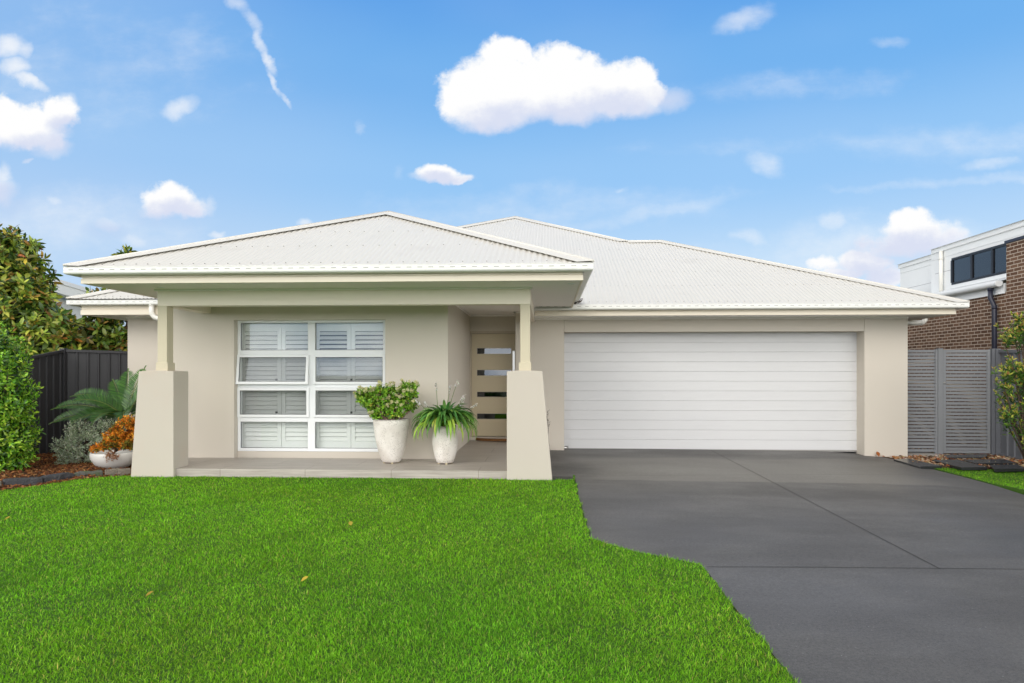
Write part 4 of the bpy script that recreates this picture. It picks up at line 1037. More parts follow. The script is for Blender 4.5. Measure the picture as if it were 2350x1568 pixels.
def woody(root, base, tips, r0, r1, mat, fork=.35, name='trunk', stems=1):
    mb = MB(); base = Vector(base)
    for q in tips:
        q = Vector(q); f = base + (q - base) * fork * random.uniform(.7, 1.2); f.x = base.x + (f.x - base.x) * .35; f.y = base.y + (f.y - base.y) * .35
        p = limb_path(f, q); mb.tube(p, [r1 * 2.2 * (1 - i / (len(p))) + r1 * .5 for i in range(len(p))], 6)
    top = base + Vector((0, 0, max(Vector(q).z for q in tips) - base.z)) * .75
    mb.tube([base + (top - base) * (i / 5) + Vector((random.uniform(-.04, .04), random.uniform(-.04, .04), 0)) * (i > 0) for i in range(6)], [r0 * (1 - .13 * i) for i in range(6)], 10)
    return mb.build(name, mat, root)

# --- magnolias behind the left fence
MG = [(.055, .11, .02), (.12, .20, .026), (.28, .36, .045), (.44, .46, .075), (.26, .14, .035), (.42, .28, .06)]
def magnolia(label, base, lobes, n, wts, zmin, L=.20, k=9, stems=None):
    t = thing('magnolia_tree', label, 'tree', base, 'magnolia trees behind the left fence')
    P, D = lobes_shoots(lobes, n, (.62, 1.07), .55, 1.0, zmin, .4)
    st = np.clip(RNG.normal(1, .22, (len(P), 1)), .5, 1.6) * np.ones((1, 3)); rust = RNG.random(len(P)) < .11; st[rust] *= np.array([1.55, .92, .9])
    parts = [whorls(P, D, k, L, L * .40, MG, wts, .13, (40, 95), .22, .12, shoot_tint=st)]
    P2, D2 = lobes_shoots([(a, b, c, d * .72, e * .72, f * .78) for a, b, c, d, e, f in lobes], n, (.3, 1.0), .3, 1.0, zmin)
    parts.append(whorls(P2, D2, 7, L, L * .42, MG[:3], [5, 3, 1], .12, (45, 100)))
    foliage(t, parts, M['leaf_gloss'])
    idx = RNG.choice(len(P), 26, replace=False); woody(t, base, [P[i] for i in idx], .07, .012, M['bark'])
    return t
a = atY(22, 640, 15.2)
magnolia('tall magnolia tree with glossy green and rust leaves rising above the left fence', (a.x - .2, 15.2, -.4),
    [(a.x - .15, 15.2, 3.2, 1.05, 1.0, 1.5), (a.x + .55, 15.1, 2.35, 1.0, .9, .95), (a.x + .9, 15.0, 1.95, .9, .8, .6), (a.x - .9, 15.2, 2.8, .9, .9, 1.4), (a.x - .05, 15.2, 4.0, .55, .6, .75), (a.x + .2, 15.0, 1.5, 1.2, .7, .7), (a.x + .45, 15.2, 3.1, .62, .6, .7)], 1150, [2.6, 3.8, 3.6, 2.3, .8, .8], 1.0, .215)
b = atY(258, 740, 16.4)
magnolia('slimmer magnolia with bare reddish stems squeezed between fence and house', (b.x, 16.4, -.4),
    [(b.x - .35, 16.4, 2.1, .85, .6, .75), (b.x + .3, 16.5, 1.9, .6, .6, .6), (b.x + .55, 16.8, 3.6, .38, .4, .62), (b.x - .15, 16.5, 3.05, .6, .5, .5), (b.x - .75, 16.2, 1.75, .6, .5, .55), (b.x + .1, 16.2, 1.6, .8, .4, .45), (Xat(291, 16.8), 16.8, 4.22, .24, .2, .30)], 620, [3, 4, 3, 1.6, 1.2, .8], 1.1, .215)

# --- big glossy shrub at the left edge
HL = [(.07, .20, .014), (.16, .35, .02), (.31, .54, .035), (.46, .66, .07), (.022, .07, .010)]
c = atY(-6, 900, 9.8)
t = thing('hedge_shrub', 'large glossy bright green shrub cut off by the left picture edge', 'shrub', (c.x, 9.8, -.2), None)
lob = [(c.x - .05, 9.8, .35, .60, .55, .60), (c.x - .1, 9.85, 1.0, .58, .52, .65), (c.x - .12, 9.9, 1.55, .45, .42, .52), (c.x + .10, 9.75, .8, .42, .42, .40), (c.x + .08, 9.75, .12, .40, .4, .42), (c.x - .6, 9.9, .9, .6, .6, 1.1)]
P, D = lobes_shoots(lob, 2300, (.70, 1.10), .45, 1.0, -.1, .35); st = np.clip(RNG.normal(1, .25, (len(P), 1)), .5, 1.7) * np.ones((1, 3))
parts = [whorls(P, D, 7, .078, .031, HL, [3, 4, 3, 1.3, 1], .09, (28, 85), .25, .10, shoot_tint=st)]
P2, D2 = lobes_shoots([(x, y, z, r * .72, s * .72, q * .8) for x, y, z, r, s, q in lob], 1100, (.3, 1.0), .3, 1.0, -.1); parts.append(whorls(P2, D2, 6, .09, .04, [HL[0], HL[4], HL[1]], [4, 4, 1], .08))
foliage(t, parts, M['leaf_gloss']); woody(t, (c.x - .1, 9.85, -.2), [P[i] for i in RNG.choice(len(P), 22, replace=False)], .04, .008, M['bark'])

# --- right hand shrub with upright sprays and bronze tips
c = atY(2362, 900, 10.6)
t = thing('tipped_shrub', 'loose upright shrub with yellow bronze new tips in front of the right fence', 'shrub', (c.x, 10.6, -.25))
pr = []; tips = []
for px, py, Y, n, sp in ((2320, 770, 10.6, 26, .16), (2340, 745, 10.7, 22, .16), (2318, 850, 10.5, 26, .15), (2300, 885, 10.5, 10, .10), (2310, 950, 10.5, 20, .14), (2325, 915, 10.6, 26, .18), (2345, 860, 10.6, 40, .22), (2350, 1000, 10.5, 14, .14), (2338, 975, 10.6, 16, .15), (2380, 850, 10.7, 60, .32), (2390, 960, 10.7, 60, .32), (2375, 760, 10.8, 40, .28)):
    q = atY(px, py, Y); P = np.array(q) + RNG.normal(0, sp * .55, (n, 3)) * np.array([1, 1, .9]); D = unit(np.array([-.35, -.2, .95]) + RNG.normal(0, .35, (n, 3)))
    pr.append((P, D)); tips.append(tuple(P[0])); tips.append(tuple(P[-1]))
P = np.concatenate([p for p, _ in pr]); D = np.concatenate([d for _, d in pr])
parts = [whorls(P, D, 9, .075, .026, [(.045, .115, .016), (.085, .18, .022), (.15, .25, .03), (.022, .06, .012)], [4, 4, 1.5, 2], .15, (35, 75), .25, .12),
         whorls(P + D * .03, D, 5, .06, .02, [(.44, .44, .06), (.50, .33, .08), (.34, .42, .05), (.46, .20, .07)], [4, 2, 3, 1], .03, (15, 50), .25, .1)]
foliage(t, parts, M['leaf']); woody(t, (c.x, 10.6, -.25), tips, .025, .006, M['bark'], .3)

# --- cycad
cc = atY(288, 962, 11.9)
t = thing('cycad', 'sago palm cycad with stiff dark green fronds behind the left pillar', 'cycad', (cc.x, 11.9, -.3))
mb = MB(); mb.lathe([(.0, 0), (.17, .0), (.20, .2), (.18, .55), (.10, cc.z + .28), (0, cc.z + .32)], (cc.x, 11.9, -.3), 18, wob=.08); mb.build('trunk', M['bark'], t)
C0 = np.array([cc.x, 11.9, cc.z])
def frond(az, el, L, bend, tone, roll=.9):
    n = 66; s = np.linspace(0, 1, n); h = np.array([math.cos(az), math.sin(az), 0]); up = np.array([0, 0, 1.0])
    pitch = el - bend * s ** 1.4; seg = L / (n - 1); pts = C0 + np.cumsum(np.cos(pitch)[:, None] * h + np.sin(pitch)[:, None] * up, 0) * seg
    tan = np.cos(pitch)[:, None] * h + np.sin(pitch)[:, None] * up; nor = -np.sin(pitch)[:, None] * h + np.cos(pitch)[:, None] * up; nor = nor + np.array([0, -roll, 0]); nor = unit(nor - tan * (nor * tan).sum(1, keepdims=True)); side = np.cross(tan, nor)
    prof = np.sin(np.clip(s * 1.02 + .06, 0, 1) * math.pi) ** .55; Ps, Ds, Ns, Ls = [], [], [], []
    for sg in (-1, 1):
        k = s > .10; Ps.append(pts[k]); Ds.append(tan[k] * .55 + sg * side[k] * .85 + nor[k] * .32 + RNG.normal(0, .03, (k.sum(), 3))); Ns.append(nor[k] - sg * side[k] * .5); Ls.append(.185 * prof[k] + .02)
    Ps, Ds, Ns = map(np.concatenate, (Ps, Ds, Ns)); Ls = np.concatenate(Ls)
    V, F = leaf_geo(Ps, Ds, Ns, Ls, .015, .1, .10, (1.0, .9)); T = np.repeat(tints([(.040, .13, .018), (.075, .19, .026)], [2, 1], len(Ps), .15) * tone, 8, 0)
    mb = MB(); mb.tube([Vector(p) for p in pts[::5]], [.007 * (1 - .8 * i / (len(pts[::5]))) + .002 for i in range(len(pts[::5]))], 6)
    rv = np.array(mb.v); rf = np.array([q for q in mb.f if len(q) == 4]); rf = np.concatenate([rf[:, :3], rf[:, [0, 2, 3]]])
    V2 = np.concatenate([V, rv]); F2 = np.concatenate([F, rf + len(V)]); T2 = np.concatenate([T, np.tile(np.array([[.20, .26, .05]]), (len(rv), 1))])
    np_mesh('frond', V2, F2, M['leaf_gloss'], t, T2)
for az, el, L, be, tn in ((172, 46, 1.22, 66, 1.05), (182, 27, 1.32, 48, 1.1), (200, 16, 1.15, 46, .95), (160, 10, 1.05, 36, .95), (118, 66, 1.05, 26, 1.1), (140, 58, .95, 30, 1.05), (75, 74, 1.0, 22, 1.15), (50, 62, .95, 34, 1.0), (20, 40, 1.0, 55, 1), (340, 30, 1.0, 60, .9), (230, 24, .9, 70, .85), (265, 32, .85, 85, .9), (300, 32, .9, 80, .9), (215, 52, .9, 75, 1.0), (100, 45, .9, 40, .95), (10, 66, .9, 30, 1.1)):
    frond(R(az), R(el), L * 1.05, R(be), tn)

# --- silver green shrub
c = atY(200, 1018, 11.2)
t = thing('silver_shrub', 'low silvery grey green shrub spreading over the bark mulch', 'shrub', (c.x, 11.2, -.22))
lob = [(c.x, 11.2, c.z - .05, .42, .35, .34), (c.x + .28, 11.3, c.z + .16, .30, .3, .28), (c.x - .30, 11.1, c.z - .05, .26, .25, .22), (c.x - .12, 11.2, c.z + .20, .24, .25, .22), (c.x + .35, 11.3, c.z - .12, .3, .3, .3), (c.x - .25, 11.0, c.z - .28, .16, .15, .16)]
P, D = lobes_shoots(lob, 1150, (.55, 1.12), .45, 1.0, -.22, .4)
foliage(t, [whorls(P, D, 11, .036, .018, [(.50, .58, .40), (.64, .70, .53), (.30, .38, .22), (.76, .80, .66)], [4, 3, 3, 1], .11, (30, 75), .15, .05)], M['leaf_matte']); woody(t, (c.x, 11.2, -.22), [P[i] for i in RNG.choice(len(P), 24, replace=False)], .018, .005, M['bark'], .3, 'stems')

# --- white bowl and orange plant
bc = atZ(263, 1066, mulch_z(-6.3, 10.5)); by = 10.45; bc = atY(262, 1070, by); bz = mulch_z(bc.x, by) - .01; print('bowl', bc, bz)
zr = atY(262, 1037, by).z; rr = .335; hb = zr - bz
t = thing('bowl_planter', 'wide shallow white bowl planter on the mulch beside the left pillar', 'planter', (bc.x, by, bz))
mb = MB(); mb.lathe([(0, 0), (.14, 0), (.19, .012), (.27, .3 * hb), (rr * .97, .62 * hb), (rr, .82 * hb), (rr * .985, .97 * hb), (rr * .97, hb), (rr * .93, hb), (rr * .92, .85 * hb), (0, .80 * hb)], (bc.x, by, bz), 48); mb.build('bowl', M['bowl'], t)
mb = MB(); mb.lathe([(0, .84 * hb), (rr * .92, .83 * hb)], (bc.x, by, bz), 32); mb.build('potting_soil', M['soil'], t)
t = thing('orange_shrub', 'small shrub with bright orange leaves growing in the white bowl', 'shrub', (bc.x, by, bz + .8 * hb))
o = lambda x, y, Y=by: atY(x, y, Y)
lob = []
for x, y, Y, a_, b_, c_ in ((285, 985, by + .05, .20, .2, .17), (262, 1003, by, .17, .18, .14), (292, 1012, by - .02, .18, .2, .15), (240, 1022, by - .18, .13, .1, .08), (222, 1028, by - .22, .09, .08, .06), (300, 968, by + .05, .13, .15, .1)): q = o(x, y, Y); lob.append((q.x, q.y, q.z, a_, b_, c_))
P, D = lobes_shoots(lob, 520, (.5, 1.1), .5, 1.0, None, .4); f = (P[:, 2:3] - P[:, 2].min()) / np.ptp(P[:, 2])
g = RNG.random(len(P)) < .30; st = np.ones((len(P), 3)); low = (P[:, 0] > bc.x - .05) & (P[:, 2] < zr + .20); g |= low & (RNG.random(len(P)) < .55); st[g] = (.28, .62, .9)
OC = [(.70, .23, .02), (.85, .36, .035), (.46, .12, .014), (.8, .46, .07)]
parts = [whorls(P, D, 8, .042, .026, OC, [4, 3, 2, 1], .06, (35, 85), .2, .1, (1.0, .95), shoot_tint=st)]
q = o(254, 1047, by - rr - .02); Pd = np.array(q) + RNG.normal(0, .05, (26, 3)) * np.array([1.3, .35, .9]); Dd = unit(np.array([0, -.5, -.6]) + RNG.normal(0, .4, (26, 3)))
parts.append(whorls(Pd, Dd, 7, .04, .02, [(.34, .17, .09), (.45, .26, .15)], [1, 1], .05)); foliage(t, parts, M['leaf_matte'], 'foliage'); woody(t, (bc.x, by, bz + .8 * hb), [P[i] for i in RNG.choice(len(P), 14, replace=False)] , .012, .004, M['bark'], .3, 'stems')

# --- two speckled pots on the porch
def pot(label, x, y, rim_y, prof, Y):
    c = atY(x, y, Y); h = atY(x, rim_y, Y).z
    t = thing('speckled_pot', label, 'plant pot', (c.x, Y, 0), 'speckled pots on the porch')
    mb = MB(); f = .014; P = [(0, f)] + [(r, f + z * (h - f)) for r, z in prof]; ro = P[-1][0]
    P += [(ro + .002, h - .006), (ro - .004, h), (ro - .024, h), (ro - .028, h - .02), (ro - .03, h - .06), (0, h - .06)]
    mb.lathe(P, (c.x, Y, 0), 56); o = mb.build('pot_body', M['pot'], t)
    mb = MB(); mb.lathe([(0, h - .05), (ro - .03, h - .055)], (c.x, Y, 0), 30); mb.build('potting_soil', M['soil'], t)
    for k in range(4):
        a = R(20 + 90 * k); rr = prof[0][0] - .015; mb = MB(); mb.box(c.x + rr * math.cos(a) - .014, c.x + rr * math.cos(a) + .014, Y + rr * math.sin(a) - .014, Y + rr * math.sin(a) + .014, .0005, .022); mb.build('pot_foot', M['potfoot'], t)
    return Vector((c.x, Y, h)), ro
Y1 = 10.03; k1 = 10.06 / FPX
p1, r1 = pot('taller speckled pot with a flowering shrub, in front of the window', 898, 1000, 961.5, [(.118, 0), (.137, .02), (.160, .10), (.195, .28), (.228, .50), (.250, .72), (.262, .90), (.266, .97), (.268, 1.0)], Y1)
Y2 = 9.98
p2, r2 = pot('shorter round bellied speckled pot with strappy leaves, nearer the door', 1021.5, 1000, 977, [(.108, 0), (.124, .02), (.145, .12), (.172, .30), (.186, .48), (.188, .60), (.182, .75), (.170, .90), (.166, 1.0)], Y2)
# flowering succulent
t = thing('flowering_succulent', 'bushy jade succulent with cream flower clusters in the taller pot', 'plant', tuple(p1))
lob = []
for x, y, dy, a_, b_, c_ in ((848, 912, 0, .20, .22, .16), (880, 905, -.08, .20, .22, .15), (912, 908, .05, .20, .22, .16), (940, 898, 0, .15, .18, .15), (935, 925, .05, .16, .18, .13), (900, 930, -.12, .2, .12, .12), (865, 935, -.06, .15, .15, .12), (950, 888, .05, .07, .08, .08), (828, 903, 0, .07, .1, .07), (905, 950, -.12, .16, .1, .06), (868, 955, -.10, .1, .1, .05)): q = atY(x, y, Y1 + dy); lob.append((q.x, q.y, q.z, a_, b_, c_))
P, D = lobes_shoots(lob, 760, (.5, 1.0), .6, 1.0, p1.z - .01, .35); st = np.clip(RNG.normal(1, .25, (len(P), 1)), .5, 1.7) * np.ones((1, 3))
CR = [(.16, .36, .03), (.26, .48, .04), (.38, .58, .07), (.08, .18, .02), (.62, .55, .08)]
foliage(t, [whorls(P, D, 9, .046, .027, CR, [4, 4, 2.4, 2, .3], .05, (20, 85), .2, -.05, (.85, 1.05), shoot_tint=st)], M['leaf_gloss'], 'foliage')
mb = MB(); base = p1 + Vector((0, 0, -.06))
for i in RNG.choice(len(P), 60, replace=False):
    q = Vector(P[i]) - Vector(D[i]) * .03; b0 = base + Vector((random.uniform(-.09, .09), random.uniform(-.09, .09), 0)); pth = limb_path(b0, q, -.05, 6); mb.tube(pth, [.017 - .0018 * j for j in range(7)], 6)
mb.build('stems', M['stem'], t)
up = (D[:, 2] > .1) & ((D[:, 1] < .35)); cand = np.where(up)[0]; idx = RNG.choice(cand, min(82, len(cand)), replace=False); fp = []
for i in idx:
    c0 = P[i] + D[i] * .048; m = 26; d = unit(RNG.normal(0, 1, (m, 3)) + D[i] * .8); fp.append(whorls(c0 + d * RNG.uniform(.010, .030, (m, 1)), d, 5, .015, .010, [(.68, .66, .34), (.76, .74, .50), (.56, .58, .24)], [4, 3, 1], .002, (40, 75), .1, 0))
foliage(t, fp, M['petal'], 'flowers')
# strappy plant
t = thing('strappy_plant', 'arching strap leaved plant with white flower stalks in the shorter pot', 'plant', tuple(p2))
def straps(n, az, el, L, W, bend, z0, cols, wts, seg=9):
    B = np.array(p2)[None] + np.column_stack([np.cos(az) * .05, np.sin(az) * .05, z0]); h = np.column_stack([np.cos(az), np.sin(az), np.zeros(n)]); side = np.column_stack([-np.sin(az), np.cos(az), np.zeros(n)])
    side = unit(side + np.column_stack([np.zeros(n), np.zeros(n), RNG.normal(0, .25, n)])); pos = B.copy(); vs = []; s = np.linspace(0, 1, seg + 1); prof = np.interp(s, [0, .12, .45, .8, 1], [.45, .75, 1, .62, .03])
    for j in range(seg + 1):
        p = el - bend * s[j] ** 1.25; T = np.cos(p)[:, None] * h; T[:, 2] += np.sin(p); N = -np.sin(p)[:, None] * h; N[:, 2] += np.cos(p)
        w = (W * prof[j] / 2)[:, None]; vs.append(np.stack([pos - side * w + N * w * .45, pos, pos + side * w + N * w * .45], 1)); pos = pos + T * (L / seg)[:, None]
    V = np.concatenate(vs, 1); q = []
    for j in range(seg):
        a = j * 3
        for i in (0, 1): q += [(a + i, a + i + 1, a + i + 4), (a + i, a + i + 4, a + i + 3)]
    F = (np.array(q)[None] + (np.arange(n) * V.shape[1])[:, None, None]).reshape(-1, 3); tt = tints(cols, wts, n, .16)
    gr = np.repeat(tt[:, None, :], V.shape[1], 1)
    return V.reshape(-1, 3), F, gr.reshape(-1, 3)
SGc = [(.09, .25, .055), (.14, .33, .06), (.24, .44, .08), (.06, .17, .045)]
n1, n2_, n3 = 110, 140, 60
a1, a2, a3 = RNG.uniform(0, 6.283, n1), RNG.uniform(0, 6.283, n2_), RNG.uniform(0, 6.283, n3)
parts = [straps(n1, a1, np.radians(RNG.uniform(58, 90, n1)), RNG.uniform(.30, .46, n1), RNG.uniform(.048, .064, n1), np.radians(RNG.uniform(70, 140, n1)), RNG.uniform(.0, .06, n1), SGc, [4, 3, 1, 2]),
         straps(n2_, a2, np.radians(RNG.uniform(45, 76, n2_)), RNG.uniform(.40, .58, n2_), RNG.uniform(.050, .066, n2_), np.radians(RNG.uniform(120, 165, n2_)), RNG.uniform(-.02, .03, n2_), SGc, [3, 4, 2, 2]),
         straps(n3, a3, np.radians(RNG.uniform(30, 62, n3)), RNG.uniform(.50, .70, n3), RNG.uniform(.044, .058, n3), np.radians(RNG.uniform(140, 165, n3)), RNG.uniform(-.03, .0, n3), [(.20, .40, .045), (.30, .48, .06), (.42, .52, .08), (.13, .30, .045)], [3, 2.4, .7, 3])]
foliage(t, parts, M['leaf'], 'foliage')
for x, y, dy, x0 in ((1001, 880, 0, 1008), (1033, 889, .06, 1018), (1050, 877, -.04, 1024), (1066, 909, -.1, 1032), (1062, 920, .1, 1030), (1092, 930, -.08, 1040), (955, 920, -.06, 1000), (975, 925, .08, 1005)):
    q = atY(x, y, Y2 + dy); b0 = Vector((Xat(x0, Y2), Y2, p2.z + .05)); mb = MB(); pth = limb_path(b0, q, .10, 7); mb.tube(pth, [.006 - .0005 * j for j in range(8)], 6); rv, rf = np.array(mb.v), np.array([f for f in mb.f if len(f) == 4]); rf = np.concatenate([rf[:, :3], rf[:, [0, 2, 3]]])
    d = (pth[-1] - pth[-2]).normalized(); m = 24; C = np.array(q)[None] - np.array(d)[None] * RNG.uniform(-.02, .09, (m, 1)) + RNG.normal(0, .008, (m, 3)); V, F, T = whorls(C, unit(RNG.normal(0, 1, (m, 3)) + np.array([0, -.3, .2])), 5, .017, .011, [(.85, .83, .80), (.7, .66, .6), (.30, .27, .16)], [4, 2, .7], .002, (35, 80))
    np_mesh('flower_stalk', np.concatenate([rv, V]), np.concatenate([rf, F + len(rv)]), M['petal'], t, np.concatenate([np.tile(np.array([[.16, .24, .06]]), (len(rv), 1)), T]))
# thin dark plant behind the right pillar
q0 = Vector((Xat(1249, 9.95), 9.95, -.02)); t = thing('twiggy_plant', 'thin dark twigs poking out from behind the right porch pillar', 'plant', tuple(q0))
mb = MB(); Vs = []
for x, y in ((1257.5, 945), (1256, 958), (1257, 964), (1259, 972), (1255.5, 968), (1250, 935), (1246, 920)):
    p = limb_path(q0, atY(x, y, 9.9), .2, 6); mb.tube(p, [.006 - .0007 * j for j in range(7)], 5); d = (p[-1] - p[-2]).normalized()
    for k in range(4): Vs.append((tuple(p[-1] - d * .03 * k), tuple(d + Vector((random.uniform(-.8, .8), random.uniform(-.5, .5), random.uniform(-.4, .4))))))
mb.build('stems', M['bark'], t)
V, F = leaf_geo([v[0] for v in Vs], [v[1] for v in Vs], np.tile([[0, -.4, 1]], (len(Vs), 1)), .045, .010); np_mesh('leaves', V, F, M['leaf'], t, np.tile([[.05, .045, .03]], (len(V), 1)))
# ================================================================== sky, light, camera
SUN_EL, SUN_AZ = R(33), R(203)      # azimuth clockwise from +Y: behind the camera, a little to its left
W = NT('World', True); SC.world = W.x
sky = W.n('ShaderNodeTexSky', sky_type='NISHITA', sun_disc=False, sun_elevation=SUN_EL, sun_rotation=SUN_AZ, altitude=10.0, air_density=1.0, dust_density=0.6, ozone_density=2.0).outputs[0]
gen = W.n('ShaderNodeTexCoord').outputs['Generated']
dirv = W.vm('NORMALIZE', gen); s = W.n('ShaderNodeSeparateXYZ', {0: dirv}).outputs
yy = W.math('MAXIMUM', s[1], 0.02); u = W.math('DIVIDE', s[0], yy); v = W.math('DIVIDE', s[2], yy)
uv = W.n('ShaderNodeCombineXYZ', {0: u, 1: v, 2: 0.0}).outputs[0]
# clear air: deep blue overhead, pale towards the horizon, hazier on the left
el = s[2]
rp = W.n('ShaderNodeValToRGB', {0: W.map(el, 0.0, 0.5, 0, 1, False)}); cr = rp.color_ramp; cr.interpolation = 'EASE'
stops = [(0.0, lin(222, 233, 244)), (0.28, lin(193, 222, 249)), (0.55, lin(150, 202, 250)), (0.80, lin(112, 181, 245)), (1.0, lin(86, 163, 240))]
while len(cr.elements) < len(stops): cr.elements.new(0.5)
for e_, (p, c) in zip(cr.elements, stops): e_.position = p; e_.color = (*c, 1)
air = rp.outputs[0]
haze = W.math('MULTIPLY', W.map(W.noise(W.scaled(uv, (1.6, 3.2, 1)), 1.0, 3, 0.5), 0.35, 0.75), 0.20)
lft = W.math('MULTIPLY', W.map(u, -0.1, -0.85), 0.35)
air = W.mix(W.math('ADD', haze, lft, clamp=True), air, lin(188, 214, 250))
air = W.mix(0.86, W.mix(1.0, sky, (0.13, 0.13, 0.13), 'MULTIPLY'), air)
# cumulus and wisps, laid out by direction
wn = W.n('ShaderNodeTexNoise', {'Vector': uv, 'Scale': 13.0, 'Detail': 5.0, 'Roughness': 0.6}).outputs[1]
p = W.vm('ADD', uv, W.vm('SCALE', W.vm('SUBTRACT', wn, (0.5, 0.5, 0.5)), 0.045))
def blob(x, y, a, b, w=1.0, rot=0):
    d = ray(x, y); c = (d.x / d.y, d.z / d.y, 0)
    q = W.vm('SUBTRACT', p, c)
    if rot: q = W.n('ShaderNodeVectorRotate', {0: q, 'Angle': R(-rot)}, rotation_type='Z_AXIS').outputs[0]
    r = W.vm('LENGTH', W.vm('MULTIPLY', q, (FPX / a, FPX / b, 0)))
    return W.math('MULTIPLY', W.math('SUBTRACT', 1.0, W.math('MULTIPLY', r, r)), w)
def chain(L):
    o = L[0]
    for q in L[1:]: o = W.math('SMOOTH_MAX', o, q, 0.08)
    return o
crisp = chain([blob(*b) for b in (
    (1145, 205, 150, 100), (1150, 130, 62, 55), (1060, 215, 75, 75), (1230, 190, 120, 95), (1290, 145, 55, 48), (1330, 195, 95, 80), (1420, 205, 110, 68), (1465, 180, 55, 48), (1105, 250, 90, 45), (1240, 235, 130, 36), (1062, 190, 40, 44), (1195, 118, 36, 32), (1380, 172, 30, 24, .8), (1500, 205, 40, 34, .9),
    (60, 285, 110, 62), (135, 255, 62, 46, .85), (0, 255, 70, 50), (110, 325, 50, 30, .6),
    (385, 455, 75, 48), (430, 480, 60, 26, .8), (1010, 396, 58, 28, .9), (1060, 406, 36, 14, .7),
    (2105, 530, 95, 48, .8), (2085, 508, 52, 30), (2050, 555, 90, 34, .6), (1985, 596, 66, 32, .95), (1935, 626, 56, 26, 1.0), (2035, 632, 62, 34, .8), (1895, 598, 44, 18, .6), (2160, 548, 70, 36, .7), (2010, 570, 44, 20, .5))])
soft = chain([blob(*b) for b in (
    (1130, 268, 120, 44, 1.15), (1290, 250, 180, 40, 1.1), (1440, 232, 130, 46, 1.1), (1540, 228, 58, 40, .75), (60, 310, 120, 44, 1.0), (110, 345, 60, 30, .7), (400, 478, 110, 34, .9), (1015, 405, 90, 20, .9), (2110, 560, 130, 44, .85),
    (15, 110, 52, 42, .75), (52, 118, 30, 30, .55), (30, 160, 52, 30, .7), (70, 190, 62, 18, .7, -20), (150, 225, 34, 30, .55), (5, 440, 58, 48, .75), (10, 400, 28, 42, .6), (412, 248, 62, 30, .62, 15), (245, 515, 52, 28, .60), (300, 550, 45, 24, .5), (130, 455, 34, 14, .42), (485, 475, 16, 30, .45), (62, 368, 14, 8, .6), (702, 507, 24, 14, .6), (500, 540, 26, 12, .5),
    (545, 8, 46, 22, .5, -50), (575, 48, 56, 20, .52, -52), (600, 98, 48, 15, .58, -60), (622, 145, 42, 13, .66, -62), (632, 185, 40, 10, .58, -70), (655, 228, 36, 7, .46, -60),
    (1705, 50, 82, 34, .5, 15), (2045, 92, 52, 20, .32), (1757, 375, 50, 34, .42, -25), (2270, 380, 90, 20, .42), (1905, 512, 40, 24, .48), (1715, 545, 52, 26, .52), (1955, 598, 80, 28, .52), (2170, 545, 70, 44, .5), (2080, 600, 120, 46, .45), (825, 300, 14, 16, .22), (915, 395, 18, 32, .24), (1990, 575, 420, 95, .40), (180, 510, 360, 110, .36), (1250, 470, 500, 60, .26), (260, 150, 430, 170, .20), (2200, 330, 320, 60, .24), (1430, 435, 20, 10, .35), (1470, 490, 300, 24, .34, 9), (2230, 418, 330, 16, .34, 3), (1780, 200, 420, 40, .22), (1950, 330, 500, 30, .2))])
fb = W.math('SUBTRACT', W.noise(uv, 22, 9, 0.66), 0.5); fb3 = W.math('SUBTRACT', W.noise(uv, 70, 5, 0.6), 0.5); fb2 = W.math('SUBTRACT', W.noise(W.scaled(uv, (8, 17, 1)), 1.0, 7, 0.62), 0.5)
dc = W.math('ADD', W.math('MULTIPLY', crisp, 0.8), W.math('ADD', W.math('MULTIPLY', fb, 1.15), W.math('MULTIPLY', fb3, 0.35))); ds = W.math('ADD', soft, W.math('ADD', W.math('MULTIPLY', fb2, 0.75), W.math('MULTIPLY', fb, 0.25)))
ac = W.map(dc, 0.0, 0.50); asf = W.math('MULTIPLY', W.map(ds, 0.0, 1.0), 0.88)
alpha = W.math('SUBTRACT', 1.0, W.math('MULTIPLY', W.math('SUBTRACT', 1.0, ac), W.math('SUBTRACT', 1.0, asf)))
belly = chain([blob(*b) for b in ((1130, 290, 150, 62), (1300, 275, 210, 62), (1450, 255, 150, 58), (1545, 235, 70, 50), (70, 340, 150, 52), (150, 290, 60, 40), (400, 492, 130, 45), (1015, 412, 90, 24), (2100, 575, 170, 60), (2000, 625, 110, 50), (20, 455, 80, 50), (245, 530, 70, 35))])
sh = W.map(W.math('ADD', belly, W.math('MULTIPLY', W.math('ADD', fb, fb2), 1.1)), 0.0, 1.0)
cloudc = W.mix(sh, (1.0, 1.0, 1.0), lin(219, 225, 244))
front = W.math('MULTIPLY', W.map(s[1], 0.02, 0.08), W.map(v, 0.62, 0.95, 1, 0))
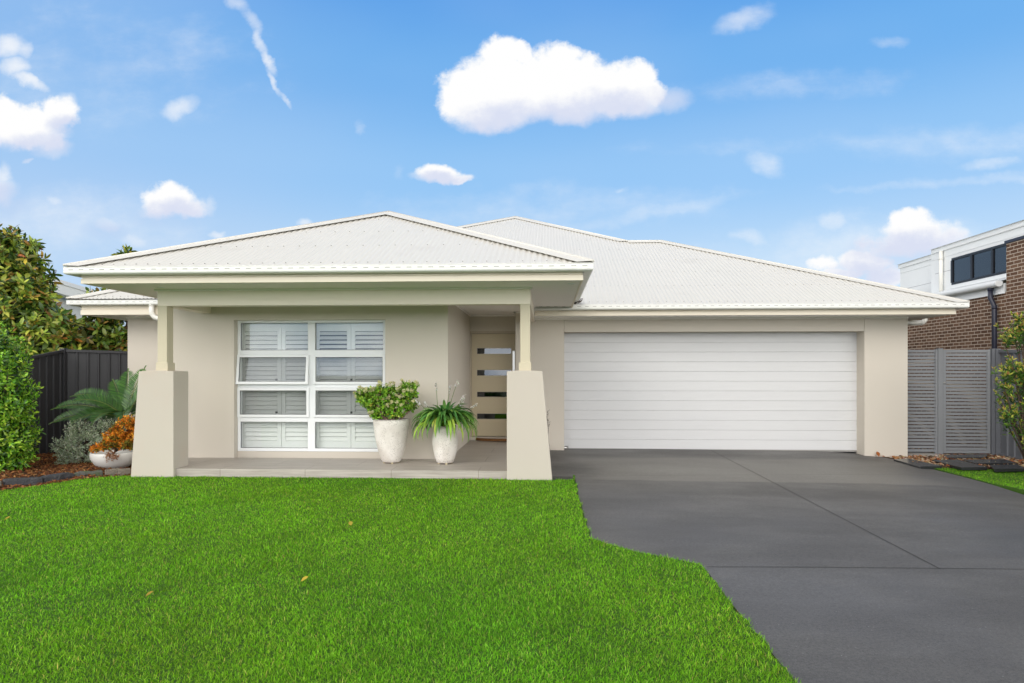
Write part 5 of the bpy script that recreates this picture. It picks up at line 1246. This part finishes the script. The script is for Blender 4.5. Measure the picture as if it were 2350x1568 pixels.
seen = W.mix(W.math('MULTIPLY', alpha, front), air, cloudc)
# unseen broken cloud added behind the street as fill, brightest low, dim overhead
ov = W.math('MAXIMUM', W.map(v, 0.66, 1.2), W.map(s[1], 0.10, -0.25))
cn = W.map(W.noise(dirv, 2.6, 6, 0.6), 0.28, 0.62)
bank = W.math('MULTIPLY', W.map(el, 0.02, 0.20, LOW_FILL, 1.0), W.map(el, 0.22, 0.80, 1.0, ZEN))
big = W.mix(cn, lin(140, 188, 242), CLOUD_FILL)
big = W.mix(1.0, big, W.n('ShaderNodeCombineColor', {0: bank, 1: bank, 2: bank}).outputs[0], 'MULTIPLY')
fin = W.mix(ov, seen, big)
bg = W.n('ShaderNodeBackground', {'Color': fin, 'Strength': 1.0}).outputs[0]
W.n('ShaderNodeOutputWorld', {'Surface': bg})
W.x.cycles.sampling_method = 'MANUAL'; W.x.cycles.sample_map_resolution = 1024

sl = bpy.data.lights.new('sun', 'SUN'); sl.energy = SUN_E; sl.angle = R(SUN_ANG); sl.color = (1.0, 0.95, 0.88)
so = bpy.data.objects.new('sun', sl); COL.objects.link(so)
sd = Vector((math.sin(SUN_AZ) * math.cos(SUN_EL), math.cos(SUN_AZ) * math.cos(SUN_EL), math.sin(SUN_EL)))
so.rotation_euler = sd.to_track_quat('Z', 'Y').to_euler(); so.location = (0, -5, 20)

cam = bpy.data.cameras.new('camera'); cam.sensor_width = 36; cam.lens = FPX / 2350 * 36; cam.shift_y = (PY0 - 784) / 2350; cam.clip_end = 3000; cam.clip_start = .05
co = bpy.data.objects.new('camera', cam); COL.objects.link(co); co.location = (0, 0, CAMZ); co.rotation_euler = (R(90), 0, TH); SC.camera = co
vs_ = SC.view_settings; vs_.view_transform = 'Standard'; vs_.look = 'None'; vs_.gamma = 1; vs_.exposure = EXPO; vs_.use_curve_mapping = False
SC.render.engine = 'CYCLES'; SC.cycles.max_bounces = 8; SC.cycles.transparent_max_bounces = 12; SC.cycles.use_denoising = True; SC.cycles.sample_clamp_indirect = 8
